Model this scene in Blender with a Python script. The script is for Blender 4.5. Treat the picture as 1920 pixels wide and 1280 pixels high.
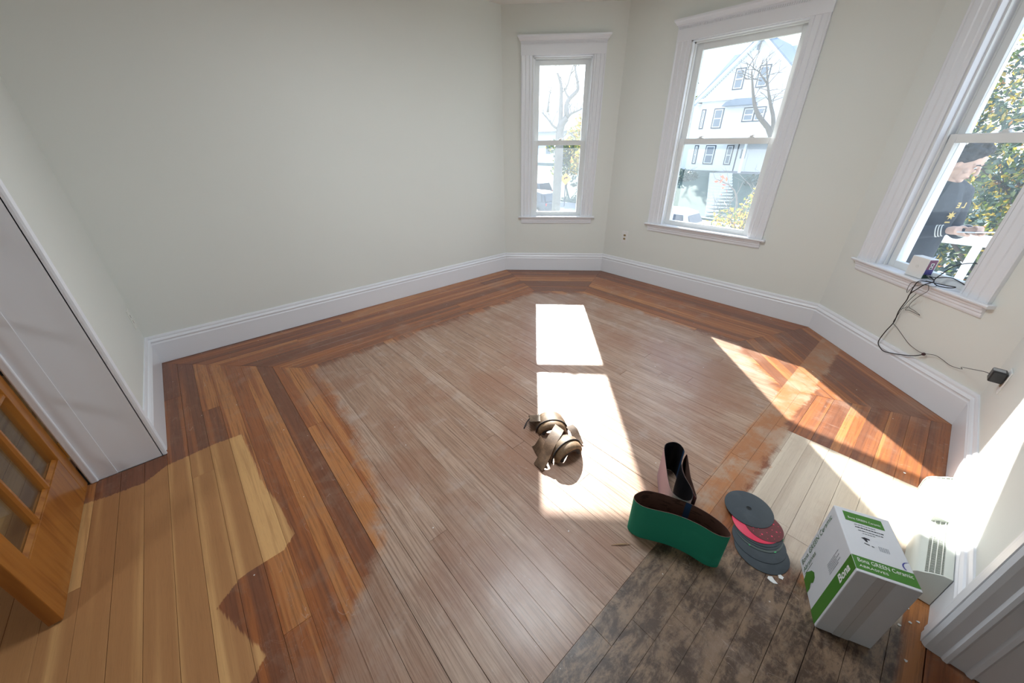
import bpy, bmesh, math, random
from mathutils import Vector, Matrix, Quaternion
from math import sin, cos, pi, radians, sqrt

for o in list(bpy.data.objects):
    bpy.data.objects.remove(o, do_unlink=True)
SC = bpy.context.scene
COL = SC.collection
S2 = sqrt(.5)

# ------------------------------------------------------------------ camera
cam_data = bpy.data.cameras.new('camera')
cam = bpy.data.objects.new('camera', cam_data)
COL.objects.link(cam)
cam_data.sensor_width = 36.0
cam_data.lens = 685.4254 * 36.0 / 1920.0
cam_data.clip_start = 0.05
cam_data.clip_end = 500
_p, _r, _y = radians(28.3609), radians(-.5825), radians(48.93)
_fw = Vector((sin(-_y) * cos(_p), cos(_y) * cos(_p), -sin(_p)))
_rt = Vector((cos(_y), sin(_y), 0))
_up = _rt.cross(_fw)
_r2 = _rt * cos(_r) + _up * sin(_r)
_u2 = -_rt * sin(_r) + _up * cos(_r)
M = Matrix((_r2, _u2, -_fw)).transposed().to_4x4()
M.translation = Vector((3.9564, .5168, 1.6))
cam.matrix_world = M
SC.camera = cam

# ------------------------------------------------------------------ light
SC.view_settings.view_transform = 'Standard'
SC.view_settings.look = 'None'
SC.view_settings.gamma = 1
SC.view_settings.exposure = 0.34
SC.view_settings.use_curve_mapping = False

world = bpy.data.worlds.new('sky')
SC.world = world
world.use_nodes = True
wn = world.node_tree
wn.nodes.clear()
w_out = wn.nodes.new('ShaderNodeOutputWorld')
w_bg = wn.nodes.new('ShaderNodeBackground')
w_tc = wn.nodes.new('ShaderNodeTexCoord')
w_sep = wn.nodes.new('ShaderNodeSeparateXYZ')
w_ramp = wn.nodes.new('ShaderNodeValToRGB')
w_ramp.color_ramp.elements[0].position = 0.0
w_ramp.color_ramp.elements[0].color = (0.93, 0.96, 1.0, 1)
w_ramp.color_ramp.elements[1].position = 0.9
w_ramp.color_ramp.elements[1].color = (0.45, 0.66, 1.0, 1)
wn.links.new(w_tc.outputs['Generated'], w_sep.inputs[0])
wn.links.new(w_sep.outputs['Z'], w_ramp.inputs[0])
wn.links.new(w_ramp.outputs[0], w_bg.inputs['Color'])
w_bg.inputs['Strength'].default_value = 2.4
wn.links.new(w_bg.outputs[0], w_out.inputs[0])

sun_d = bpy.data.lights.new('sun', 'SUN')
sun_d.energy = 20.0
sun_d.angle = radians(0.6)
sun_d.color = (1.0, 0.95, 0.87)
sun = bpy.data.objects.new('sun', sun_d)
COL.objects.link(sun)
sun.location = (-12, 16, 12)
sun.rotation_euler = Vector((1.225, -1.185, -1.0)).to_track_quat('-Z', 'Y').to_euler()

# added fill light under the ceiling, brightens the whole room
fill_d = bpy.data.lights.new('room_fill_light', 'AREA')
fill_d.shape = 'DISK'
fill_d.size = 0.9
fill_d.energy = 42
fill_d.color = (0.86, 0.94, 1.0)
fill_l = bpy.data.objects.new('room_fill_light', fill_d)
COL.objects.link(fill_l)
fill_l.location = (2.45, 2.1, 2.80)

fill2_d = bpy.data.lights.new('next_room_fill_light', 'AREA')  # added light that brightens the floor beyond the french door
fill2_d.shape = 'DISK'; fill2_d.size = .5; fill2_d.energy = 18; fill2_d.color = (.9, .96, 1.0)
fill2_l = bpy.data.objects.new('next_room_fill_light', fill2_d)
COL.objects.link(fill2_l)
fill2_l.location = (3.6, -2.2, 2.80)

# ------------------------------------------------------------------ helpers
WL = {}


def tag(o, label=None, cat=None, group=None, kind=None):
    if label: o['label'] = label
    if cat: o['category'] = cat
    if group: o['group'] = group
    if kind: o['kind'] = kind
    return o


def empty(name, loc, label=None, cat=None, group=None, kind=None):
    o = bpy.data.objects.new(name, None)
    o.empty_display_size = .05
    COL.objects.link(o)
    o.location = loc
    WL[o.name] = Vector(loc)
    return tag(o, label, cat, group, kind)


class MB:
    """collects polygons, world coordinates"""
    def __init__(s, fr=None):
        s.v = []; s.f = []; s.m = []; s.fr = fr; s.cur = 0

    def add(s, vs, fs, mi=None):
        b = len(s.v)
        for p in vs:
            s.v.append(s.fr(*p) if s.fr else Vector(p))
        for f in fs:
            s.f.append([b + i for i in f]); s.m.append(s.cur if mi is None else mi)
        return s

    def box(s, a, b, mi=None):
        x0, y0, z0 = a; x1, y1, z1 = b
        s.add([(x0, y0, z0), (x1, y0, z0), (x1, y1, z0), (x0, y1, z0), (x0, y0, z1), (x1, y0, z1), (x1, y1, z1), (x0, y1, z1)],
              [(0, 3, 2, 1), (4, 5, 6, 7), (0, 1, 5, 4), (1, 2, 6, 5), (2, 3, 7, 6), (3, 0, 4, 7)], mi)
        return s

    def loft(s, rings, closed=True, caps=True, mi=None):
        n = len(rings[0]); b = len(s.v)
        for r in rings:
            for p in r: s.v.append(s.fr(*p) if s.fr else Vector(p))
        m = s.cur if mi is None else mi
        for i in range(len(rings) - 1):
            for j in range(n if closed else n - 1):
                k = (j + 1) % n
                s.f.append([b + i * n + j, b + i * n + k, b + (i + 1) * n + k, b + (i + 1) * n + j]); s.m.append(m)
        if caps and closed:
            s.f.append([b + j for j in range(n)][::-1]); s.m.append(m)
            s.f.append([b + (len(rings) - 1) * n + j for j in range(n)]); s.m.append(m)
        return s

    def tube(s, pts, r, n=8, mi=None, caps=True):
        pts = [Vector(p) for p in pts]
        rs = r if isinstance(r, (list, tuple)) else [r] * len(pts)
        rings = []; nrm = None
        for i, p in enumerate(pts):
            t = (pts[min(i + 1, len(pts) - 1)] - pts[max(i - 1, 0)])
            if t.length < 1e-9: t = Vector((0, 0, 1))
            t.normalize()
            if nrm is None:
                nrm = t.cross(Vector((0, 0, 1)) if abs(t.z) < .9 else Vector((1, 0, 0)))
            nrm = nrm - t * nrm.dot(t)
            if nrm.length < 1e-6: nrm = t.orthogonal()
            nrm.normalize()
            bi = t.cross(nrm)
            rings.append([p + (nrm * cos(2 * pi * j / n) + bi * sin(2 * pi * j / n)) * rs[i] for j in range(n)])
        return s.loft(rings, mi=mi, caps=caps)

    def ell(s, c, r, nu=12, nv=8, mi=None, rot=None, dis=None):
        c = Vector(c); rings = []
        vs = [];
        for i in range(nv + 1):
            th = pi * i / nv
            for j in range(nu):
                ph = 2 * pi * j / nu
                d = Vector((sin(th) * cos(ph) * r[0], sin(th) * sin(ph) * r[1], cos(th) * r[2]))
                if dis: d = d * dis(d)
                if rot: d = rot @ d
                vs.append(c + d)
        fs = []
        for i in range(nv):
            for j in range(nu):
                k = (j + 1) % nu
                fs.append((i * nu + j, (i + 1) * nu + j, (i + 1) * nu + k, i * nu + k))
        return s.add(vs, fs, mi)

    def build(s, name, mats, parent=None, smooth=False, loc=None, bevel=0, merge=True):
        if not isinstance(mats, (list, tuple)): mats = [mats]
        vs = s.v
        if loc is None:
            lo = Vector([min(v[i] for v in vs) for i in range(3)]); hi = Vector([max(v[i] for v in vs) for i in range(3)])
            loc = Vector(((lo.x + hi.x) / 2, (lo.y + hi.y) / 2, lo.z))
        loc = Vector(loc)
        me = bpy.data.meshes.new(name)
        me.from_pydata([v - loc for v in vs], [], s.f)
        for m in mats: me.materials.append(m)
        for p, m in zip(me.polygons, s.m): p.material_index = m
        bm = bmesh.new(); bm.from_mesh(me)
        if merge: bmesh.ops.remove_doubles(bm, verts=bm.verts, dist=1e-5)
        bmesh.ops.recalc_face_normals(bm, faces=bm.faces)
        if smooth:
            for f in bm.faces: f.smooth = True
            if smooth == 'auto':
                for e in bm.edges:
                    if len(e.link_faces) != 2 or e.calc_face_angle(0) > .7: e.smooth = False
        bm.to_mesh(me); bm.free()
        o = bpy.data.objects.new(name, me)
        COL.objects.link(o)
        WL[o.name] = loc
        if parent is not None:
            o.parent = parent
            o.location = loc - WL[parent.name]
        else:
            o.location = loc
        if bevel:
            md = o.modifiers.new('bevel', 'BEVEL'); md.width = bevel; md.segments = 2; md.limit_method = 'ANGLE'; md.angle_limit = radians(35)
        return o


def catmull(pts, n=8, closed=False):
    pts = [Vector(p) for p in pts]; out = []
    L = len(pts)
    rng = range(L if closed else L - 1)
    for i in rng:
        if closed: p0, p1, p2, p3 = pts[i - 1], pts[i], pts[(i + 1) % L], pts[(i + 2) % L]
        else: p0, p1, p2, p3 = pts[max(i - 1, 0)], pts[i], pts[i + 1], pts[min(i + 2, L - 1)]
        for k in range(n):
            t = k / n
            out.append(.5 * ((2 * p1) + (p2 - p0) * t + (2 * p0 - 5 * p1 + 4 * p2 - p3) * t * t + (3 * p1 - p0 - 3 * p2 + p3) * t ** 3))
    if not closed: out.append(pts[-1])
    return out


# ---------- node helpers
class NT:
    def __init__(s, name):
        s.mat = bpy.data.materials.new(name); s.mat.use_nodes = True
        s.t = s.mat.node_tree; s.t.nodes.clear()
        s.out = s.t.nodes.new('ShaderNodeOutputMaterial')

    def n(s, typ, **kw):
        nd = s.t.nodes.new(typ)
        for k, v in kw.items(): setattr(nd, k, v)
        return nd

    def put(s, sock, v):
        if hasattr(v, 'is_output') or isinstance(v, bpy.types.NodeSocket): s.t.links.new(v, sock)
        else:
            if isinstance(v, (tuple, list)) and len(v) == 3 and sock.type == 'RGBA': v = (*v, 1)
            sock.default_value = v

    def math(s, op, a, b=None, c=None, clamp=False):
        nd = s.n('ShaderNodeMath', operation=op); nd.use_clamp = clamp
        s.put(nd.inputs[0], a)
        if b is not None: s.put(nd.inputs[1], b)
        if c is not None: s.put(nd.inputs[2], c)
        return nd.outputs[0]

    def mix(s, f, a, b, mode='MIX'):
        nd = s.n('ShaderNodeMix', data_type='RGBA', blend_type=mode)
        s.put(nd.inputs[0], f); s.put(nd.inputs[6], a); s.put(nd.inputs[7], b)
        return nd.outputs[2]

    def sm(s, v, lo, hi):
        nd = s.n('ShaderNodeMapRange', interpolation_type='SMOOTHSTEP')
        s.put(nd.inputs[0], v); nd.inputs[1].default_value = lo; nd.inputs[2].default_value = hi
        nd.inputs[3].default_value = 0; nd.inputs[4].default_value = 1
        return nd.outputs[0]

    def noise(s, vec, scale=5, detail=4, rough=.55, dist=0, out=0):
        nd = s.n('ShaderNodeTexNoise')
        s.put(nd.inputs['Vector'], vec); nd.inputs['Scale'].default_value = scale
        nd.inputs['Detail'].default_value = detail; nd.inputs['Roughness'].default_value = rough
        nd.inputs['Distortion'].default_value = dist
        return nd.outputs[out]

    def mapv(s, vec, scale=(1, 1, 1), loc=(0, 0, 0), rot=(0, 0, 0)):
        nd = s.n('ShaderNodeMapping'); s.put(nd.inputs[0], vec)
        s.put(nd.inputs['Location'], loc); s.put(nd.inputs['Rotation'], rot); s.put(nd.inputs['Scale'], scale)
        return nd.outputs[0]

    def curve(s, v, pts):
        """piecewise linear v -> value"""
        xs = [p[0] for p in pts]; ys = [p[1] for p in pts]
        lo, hi = xs[0], xs[-1]; ylo, yhi = min(ys), max(ys)
        nd = s.n('ShaderNodeValToRGB'); cr = nd.color_ramp; cr.interpolation = 'LINEAR'
        t = s.math('DIVIDE', s.math('SUBTRACT', v, lo), hi - lo, clamp=True)
        s.put(nd.inputs[0], t)
        el = cr.elements
        def g(y): q = (y - ylo) / (yhi - ylo); return (q, q, q, 1)
        el[0].position = 0; el[0].color = g(ys[0]); el[1].position = 1; el[1].color = g(ys[-1])
        for x, y in list(zip(xs, ys))[1:-1]:
            e = el.new((x - lo) / (hi - lo)); e.color = g(y)
        return s.math('MULTIPLY_ADD', nd.outputs[0], yhi - ylo, ylo)

    def bsdf(s, color, rough=.5, metal=0, spec=.5, bump=None, bstr=.2, bdist=.002, **kw):
        b = s.n('ShaderNodeBsdfPrincipled')
        s.put(b.inputs['Base Color'], color); s.put(b.inputs['Roughness'], rough); s.put(b.inputs['Metallic'], metal)
        b.inputs['Specular IOR Level'].default_value = spec
        for k, v in kw.items(): s.put(b.inputs[k.replace('_', ' ')], v)
        if bump is not None:
            bp = s.n('ShaderNodeBump'); bp.inputs['Strength'].default_value = bstr; bp.inputs['Distance'].default_value = bdist
            s.put(bp.inputs['Height'], bump); s.t.links.new(bp.outputs[0], b.inputs['Normal'])
        s.t.links.new(b.outputs[0], s.out.inputs[0])
        return b

    def obj(s): return s.n('ShaderNodeTexCoord').outputs['Object']
    def pos(s): return s.n('ShaderNodeNewGeometry').outputs['Position']


def plain(name, color, rough=.5, metal=0, spec=.5, var=.08, vscale=6, bump=0, bscale=80, **kw):
    t = NT(name); c = t.obj()
    nz = t.noise(c, vscale, 3)
    a = tuple(x * (1 - var) for x in color); b = tuple(min(1, x * (1 + var)) for x in color)
    col = t.mix(nz, (*a, 1), (*b, 1))
    bm = t.noise(c, bscale, 2) if bump else None
    t.bsdf(col, rough, metal, spec, bump=bm, bstr=bump, **kw)
    return t.mat


# ------------------------------------------------------------------ materials
M_wall = plain('cream_wall_paint', (.755, .775, .74), .55, var=.015, vscale=1.2, bump=.08, bscale=140, spec=.3)
M_ceil = plain('ceiling_paint', (.84, .83, .80), .8, var=.01)
M_trim = plain('white_gloss_trim', (.80, .815, .86), .3, var=.008, vscale=3)
M_vinyl = plain('white_vinyl_sash', (.80, .82, .82), .32, var=.01)
M_dark = plain('dark_gap', (.02, .016, .013), .9)
M_black = plain('black_rubber', (.012, .012, .013), .42)
M_blackp = plain('black_plastic', (.018, .018, .022), .38)
M_metal = plain('steel', (.55, .55, .56), .3, metal=1)
M_brass = plain('brass', (.55, .40, .14), .35, metal=1)
M_whitep = plain('white_plastic', (.80, .80, .79), .4, var=.01)
M_paper = plain('white_carton', (.70, .71, .75), .7, var=.04, vscale=12)
M_green = plain('green_print', (.05, .20, .015), .5)
M_greenT = plain('green_text', (.03, .12, .03), .5)
M_ink = plain('black_print', (.02, .02, .03), .6)
M_purpleink = plain('blue_print', (.05, .05, .3), .6)


def mat_floor():
    t = NT('old_fir_boards')
    at = t.n('ShaderNodeAttribute', attribute_type='OBJECT', attribute_name='tone')
    tone = at.outputs['Fac']
    oc = t.obj(); pos = t.pos()
    sp = t.n('ShaderNodeSeparateXYZ'); t.put(sp.inputs[0], pos); x, y = sp.outputs[0], sp.outputs[1]
    cb = t.n('ShaderNodeCombineXYZ'); t.put(cb.inputs[0], t.math('MULTIPLY', tone, 41)); t.put(cb.inputs[1], t.math('MULTIPLY', tone, 17)); 
    ov = t.n('ShaderNodeVectorMath', operation='ADD'); t.put(ov.inputs[0], oc); t.put(ov.inputs[1], cb.outputs[0]); ov = ov.outputs[0]
    grain = t.noise(t.mapv(ov, (3.0, 110, 1)), 1, 6, .70, .5)
    n_w = t.noise(t.mapv(ov, (.35, 17, 1)), 1, 2, .5)
    tone = t.math('ADD', tone, t.math('MULTIPLY', t.math('SUBTRACT', n_w, .5), 2.2), clamp=True)
    grain2 = t.noise(t.mapv(ov, (1.0, 26, 1)), 1, 3, .5, 1.2)
    fine = t.noise(t.mapv(ov, (12, 420, 1)), 1, 3, .6)
    n_big = t.noise(pos, 1.7, 5, .6)
    n_med = t.noise(pos, 6.5, 6, .68, .4)
    n_fine = t.noise(pos, 30, 5, .7)
    # ---- shellacked border colour
    c_dk = (.190, .068, .032, 1); c_or = (.330, .108, .034, 1); c_lt = (.46, .185, .060, 1)
    border = t.mix(t.sm(tone, .12, .6), c_dk, c_or)
    border = t.mix(t.sm(tone, .80, .98), border, c_lt)
    border = t.mix(t.math('MULTIPLY', t.sm(grain, .46, .62), .45), border, (.09, .030, .014, 1))
    border = t.mix(t.math('MULTIPLY', t.sm(n_med, .5, .72), .35), border, (.27, .17, .115, 1))
    # reddish finish near the lower middle
    # ---- worn grey brown field colour
    worn = t.mix(tone, (.38, .235, .160, 1), (.47, .325, .240, 1))
    worn = t.mix(t.math('MULTIPLY', t.sm(grain, .42, .63), .62), worn, (.15, .075, .045, 1))
    worn = t.mix(t.math('MULTIPLY', t.sm(n_med, .52, .70), .50), worn, (.44, .335, .28, 1))
    worn = t.mix(t.math('MULTIPLY', t.sm(n_big, .46, .62), .50), worn, (.27, .115, .062, 1))
    # ---- freshly sanded
    sand = t.mix(t.sm(tone, .1, .9), (.40, .190, .072, 1), (.66, .375, .150, 1))
    sand = t.mix(t.math('MULTIPLY', t.sm(grain2, .48, .66), .38), sand, (.36, .165, .060, 1))
    sand = t.mix(t.math('MULTIPLY', t.sm(grain, .5, .66), .22), sand, (.30, .14, .05, 1))
    # ---- dark stained zone by the right
    n_dk = t.noise(t.mapv(pos, (15, 6.5, 1)), 1, 8, .78, .3)
    dk = t.mix(t.sm(n_dk, .42, .60), (.062, .037, .025, 1), (.27, .178, .115, 1))
    dk = t.mix(t.math('MULTIPLY', t.sm(n_big, .45, .62), .35), dk, (.10, .062, .042, 1))
    dk = t.mix(t.math('MULTIPLY', t.sm(n_fine, .5, .68), .5), dk, (.27, .20, .145, 1))
    # ---- bleached zone
    pale = t.mix(tone, (.46, .37, .29, 1), (.60, .51, .41, 1))
    pale = t.mix(t.math('MULTIPLY', t.sm(n_med, .55, .75), .35), pale, (.38, .25, .17, 1))
    pale = t.mix(t.math('MULTIPLY', t.sm(grain, .5, .66), .2), pale, (.30, .22, .16, 1))
    # ---- masks
    jit = t.math('MULTIPLY', t.math('SUBTRACT', n_med, .5), .45)
    streak = t.noise(t.mapv(pos, (9, 160, 1)), 1, 3, .6)
    sj = t.math('MULTIPLY', t.math('SUBTRACT', streak, .5), .10)
    def dist(nx, ny, c):
        return t.math('ADD', t.math('MULTIPLY_ADD', x, nx, c), t.math('MULTIPLY', y, ny))
    gw = t.curve(x, [(.8, .90), (1.6, .93), (2.3, .86), (2.75, .74), (3.1, .40), (3.4, .15), (3.8, .1)])
    fld = t.math('SUBTRACT', y, gw)
    for d in (dist(1, 0, -.96), dist(-1, 0, 3.66), dist(0, -1, 3.93), dist(S2, -S2, S2 * 3.854 - .94), dist(-S2, -S2, S2 * (3.459 + 4.823) - .88)):
        fld = t.math('MINIMUM', fld, d)
    m_field = t.sm(t.math('ADD', fld, t.math('MULTIPLY', jit, .55)), -.03, .07)
    blotch = t.math('MULTIPLY', t.sm(n_big, .56, .66), .45)
    col = t.mix(t.math('MAXIMUM', m_field, blotch), border, worn)
    # right side band
    # bleached patch
    pm = t.math('MINIMUM', dist(0, -1, 2.972), dist(-1, 0, 4.385))
    pm = t.math('MULTIPLY', t.sm(pm, -.002, .004), t.sm(t.math('ADD', dist(1, 0, -3.775), t.math('MULTIPLY', jit, .35)), -.01, .03))
    pm = t.math('MULTIPLY', pm, t.sm(t.math('ADD', dist(.35, 1, -3.38), jit), -.03, .10))
    col = t.mix(pm, col, pale)
    # orange side band wear
    rb = t.math('MULTIPLY', t.sm(dist(1, 0, -3.60), -.002, .004), t.sm(t.math('ADD', dist(-1, 0, 3.78), t.math('MULTIPLY', jit, .35)), 0, .03))
    rb = t.math('MULTIPLY', rb, t.sm(dist(0, 1, -1.9), -.1, .25))
    col = t.mix(t.math('MULTIPLY', rb, .8), col, t.mix(t.sm(n_med, .42, .64), (.40, .17, .07, 1), (.42, .28, .19, 1)))
    # dark zone
    dm = t.math('MULTIPLY', t.sm(dist(1, 0, -3.612), -.003, .003), t.sm(t.math('ADD', dist(.25, -1, 1.00), jit), -.10, .12))
    dm = t.math('MAXIMUM', dm, t.math('MULTIPLY', t.sm(t.math('ADD', dist(1, -.55, -2.95), jit), -.05, .5), t.math('MULTIPLY', t.sm(n_big, .42, .6), .55)))
    dm = t.math('MULTIPLY', dm, t.sm(dist(-1, 0, 4.40), -.01, .02))
    dm = t.math('MULTIPLY', dm, t.sm(dist(0, -1, 2.12), -.05, .12))
    col = t.mix(dm, col, dk)
    # sanded patch with hard edges
    gx = t.curve(x, [(1.40, .30), (1.506, .384), (1.728, .394), (2.023, .404), (2.208, .435), (2.459, .454), (2.515, .40), (2.522, .235), (2.60, .142), (2.642, .159), (2.78, .209), (2.902, .256), (2.955, .198), (3.05, .04), (3.15, -.2)])
    fy = t.curve(y, [(-.6, 1.50), (-.31, 1.56), (-.227, 1.578), (-.077, 1.589), (.017, 1.512), (.248, 1.485), (.40, 1.497), (.8, 1.52)])
    hole = t.curve(x, [(2.44, -.2), (2.476, .10), (2.50, .232), (2.56, .235)])
    sm_ = t.math('MINIMUM', t.math('SUBTRACT', gx, y), t.math('SUBTRACT', x, fy))
    m_sand = t.sm(t.math('ADD', sm_, t.math('MULTIPLY', sj, .35)), -.003, .006)
    m_sand = t.math('MAXIMUM', m_sand, t.sm(dist(0, -1, -.40), 0, .01))
    col = t.mix(m_sand, col, sand)
    # scratches, dust and paint specks
    scn = t.noise(t.mapv(pos, (2.2, 3.4, 1), rot=(0, 0, .5)), 3.1, 3, .5, 1.5)
    scr = t.sm(t.math('ABSOLUTE', t.math('SUBTRACT', scn, .5)), .0022, .0)
    scm = t.math('MULTIPLY', scr, t.sm(t.noise(pos, 4.3, 3), .54, .62))
    for an, mseed in ((.3, 3.1), (1.25, 7.7), (2.2, 11.3)):
        sn = t.noise(t.mapv(pos, (1.3, 9, 1), loc=(mseed, mseed * 2, 0), rot=(0, 0, an)), 1.6, 2, .4, .3)
        sl = t.sm(t.math('ABSOLUTE', t.math('SUBTRACT', sn, .5)), .0028, .0)
        sl = t.math('MULTIPLY', sl, t.sm(t.noise(t.mapv(pos, (1, 1, 1), loc=(mseed, 0, 0)), 5.5, 2), .55, .60))
        scm = t.math('MAXIMUM', scm, t.math('MULTIPLY', sl, .7))
    haze = t.math('MULTIPLY', t.sm(t.noise(pos, 2.9, 6, .72), .54, .72), t.math('MULTIPLY', t.math('SUBTRACT', 1, m_sand), .32))
    col = t.mix(haze, col, (.42, .31, .25, 1))
    col = t.mix(t.math('MULTIPLY', scm, t.math('SUBTRACT', .45, t.math('MULTIPLY', m_sand, .4))), col, (.55, .45, .40, 1))
    vo = t.n('ShaderNodeTexVoronoi'); t.put(vo.inputs['Vector'], t.mapv(pos, (1, 1, 1))); vo.inputs['Scale'].default_value = 13
    spk = t.math('MULTIPLY', t.sm(vo.outputs['Distance'], .055, .03), t.sm(t.noise(pos, 21, 2), .56, .6))
    spk = t.math('MULTIPLY', spk, t.math('SUBTRACT', 1, m_sand))
    col = t.mix(spk, col, (.75, .72, .70, 1))
    col = t.mix(t.math('MULTIPLY', t.sm(fine, .5, .7), .14), col, (.06, .03, .02, 1))
    # gloss
    rough = t.math('MULTIPLY_ADD', m_field, .02, t.math('MULTIPLY_ADD', n_med, .28, .24))
    rough = t.math('ADD', rough, t.math('MULTIPLY', m_sand, .22))
    bump = t.math('ADD', t.math('MULTIPLY', grain, .6), t.math('MULTIPLY', n_fine, .25))
    t.bsdf(col, rough, 0, .5, bump=bump, bstr=.22, bdist=.0015, Coat_Weight=t.math('MULTIPLY', t.math('SUBTRACT', 1, m_sand), .12), Coat_Roughness=.16)
    return t.mat


M_floor = mat_floor()


def mat_glass(name, veil=.05):
    t = NT(name)
    tr = t.n('ShaderNodeBsdfTransparent'); tr.inputs[0].default_value = (.95, .975, .98, 1)
    gl = t.n('ShaderNodeBsdfGlossy'); gl.inputs['Roughness'].default_value = .02
    tl = t.n('ShaderNodeBsdfTranslucent'); tl.inputs[0].default_value = (.80, .90, 1.0, 1)
    lw = t.n('ShaderNodeLayerWeight'); lw.inputs['Blend'].default_value = .5
    fac = t.math('MULTIPLY_ADD', t.math('POWER', lw.outputs['Facing'], 5), .6, .02)
    m1 = t.n('ShaderNodeMixShader'); t.put(m1.inputs[0], fac); t.put(m1.inputs[1], tr.outputs[0]); t.put(m1.inputs[2], gl.outputs[0])
    m2 = t.n('ShaderNodeMixShader')  # bluish translucent veil, flare haze put into the glass
    nz = t.noise(t.pos(), 3.5, 5, .6)
    t.put(m2.inputs[0], t.math('MULTIPLY', t.math('MULTIPLY_ADD', nz, .9, .55), veil)); t.put(m2.inputs[1], m1.outputs[0]); t.put(m2.inputs[2], tl.outputs[0])
    t.t.links.new(m2.outputs[0], t.out.inputs[0])
    return t.mat


M_glass = mat_glass('hazed_window_glass', .030)
M_glassclean = mat_glass('clear_glass', .01)


def mat_doorwood():
    t = NT('varnished_pine'); c = t.obj()
    g = t.noise(t.mapv(c, (24, 24, 2.2)), 1, 3, .5, .5)
    col = t.mix(t.sm(g, .36, .74), (.40, .150, .026, 1), (.27, .088, .014, 1))
    t.bsdf(col, .22, 0, .6, bump=g, bstr=.05)
    return t.mat


M_door = mat_doorwood()
M_leather = None

# ------------------------------------------------------------------ room plan
HC = 2.92      # ceiling
TW = .18       # wall thickness
A = Vector((0, 0)); B = Vector((0, 3.854)); C_ = Vector((.9715, 4.8255)); D = Vector((3.4565, 4.8255)); E_ = Vector((4.473, 3.809)); F_ = Vector((4.473, 2.04))
# walls: origin, direction, inward normal
W = {
    'P': (Vector((0, 0)), Vector((-1, 0)), Vector((0, 1))),
    'L': (A, Vector((0, 1)), Vector((1, 0))),
    'N': (B, Vector((S2, S2)), Vector((S2, -S2))),
    'M': (C_, Vector((1, 0)), Vector((0, -1))),
    'R': (D, Vector((S2, -S2)), Vector((-S2, -S2))),
    'H': (E_, Vector((0, -1)), Vector((-1, 0))),
}
ORDER = ['P', 'L', 'N', 'M', 'R', 'H']


def isect(w1, o1, w2, o2):
    p1, _, n1 = W[w1]; p2, _, n2 = W[w2]
    c1 = n1.dot(p1) + o1; c2 = n2.dot(p2) + o2
    det = n1.x * n2.y - n1.y * n2.x
    return Vector(((c1 * n2.y - c2 * n1.y) / det, (n1.x * c2 - n2.x * c1) / det))


def frame(w):
    p, d, n = W[w]
    return lambda u, k, z: Vector((p.x + d.x * u + n.x * k, p.y + d.y * u + n.y * k, z))


LEN = {'L': (B - A).length, 'N': (C_ - B).length, 'M': (D - C_).length, 'R': (E_ - D).length, 'H': 1.769}

# window data: casing outer u0,u1 ; glass g0,g1
WIN = {'N': (.221, 1.165, .4303, .9613), 'M': (.607, 1.856, .8327, 1.6486), 'R': (.213, 1.218, .457, .972)}
ZS = .742


def wall_mesh(w, name, label, hole=None):
    """wall as prism with mitred outer corners and a rectangular hole"""
    i = ORDER.index(w)
    fr = frame(w)
    L = LEN[w]
    prev, nxt = ORDER[i - 1], ORDER[(i + 1) % 6]
    def u_of(pt): return (pt - W[w][0]).dot(W[w][1])
    a0 = u_of(isect(prev, 0, w, 0)); a1 = u_of(isect(prev, -TW, w, -TW))
    if w == 'H': b0 = b1 = L
    else:
        b0 = u_of(isect(w, 0, nxt, 0)); b1 = u_of(isect(w, -TW, nxt, -TW))
    mb = MB(fr)
    def prism(u0i, u0o, u1i, u1o, z0, z1):
        mb.loft([[(u0i, 0, z0), (u1i, 0, z0), (u1o, -TW, z0), (u0o, -TW, z0)], [(u0i, 0, z1), (u1i, 0, z1), (u1o, -TW, z1), (u0o, -TW, z1)]])
    if hole is None: prism(a0, a1, b0, b1, -.02, HC)
    else:
        h0, h1, z0, z1 = hole
        prism(a0, a1, h0, h0, -.02, HC); prism(h1, h1, b0, b1, -.02, HC)
        prism(h0, h0, h1, h1, -.02, z0); prism(h0, h0, h1, h1, z1, HC)
    o = mb.build(name, M_wall, merge=False)
    tag(o, label, 'wall', kind='structure')
    return o


HOLE = {k: (v[2] - .075, v[3] + .075, ZS - .03, 2.474) for k, v in WIN.items()}
wall_mesh('L', 'wall_left', 'long blank cream wall on the left side of the room')
wall_mesh('N', 'wall_bay_left', 'narrow cream bay wall holding the narrowest window', HOLE['N'])
wall_mesh('M', 'wall_bay_centre', 'cream bay wall with the wide middle window and a socket', HOLE['M'])
wall_mesh('R', 'wall_bay_right', 'cream bay wall under and around the right hand window', HOLE['R'])
wall_mesh('H', 'wall_right', 'short cream wall behind the baseboard heater at the right')

JX = 1.397   # left jamb of the back opening
# wall with the wide cased opening (french doors)
mb = MB()
mb.box((-.18, -.30, -.02), (JX - .02, 0, HC)); mb.box((JX - .02, -.30, 2.42), (3.14, 0, HC)); mb.box((3.14, -.30, -.02), (4.85, 0, HC))
tag(mb.build('wall_doorway', M_wall, merge=False), 'cream wall on the left beside the french door opening', 'wall', kind='structure')
mb = MB()
mb.box((4.473, 1.0, 2.42), (4.80, 2.04, HC)); mb.box((4.473, 0, -.02), (4.80, .9, HC)); mb.box((4.473, .9, 2.42), (4.80, 1.0, HC))
tag(mb.build('wall_right_opening', M_wall, merge=False), 'cream wall above the cased opening at the far right', 'wall', kind='structure')
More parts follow.
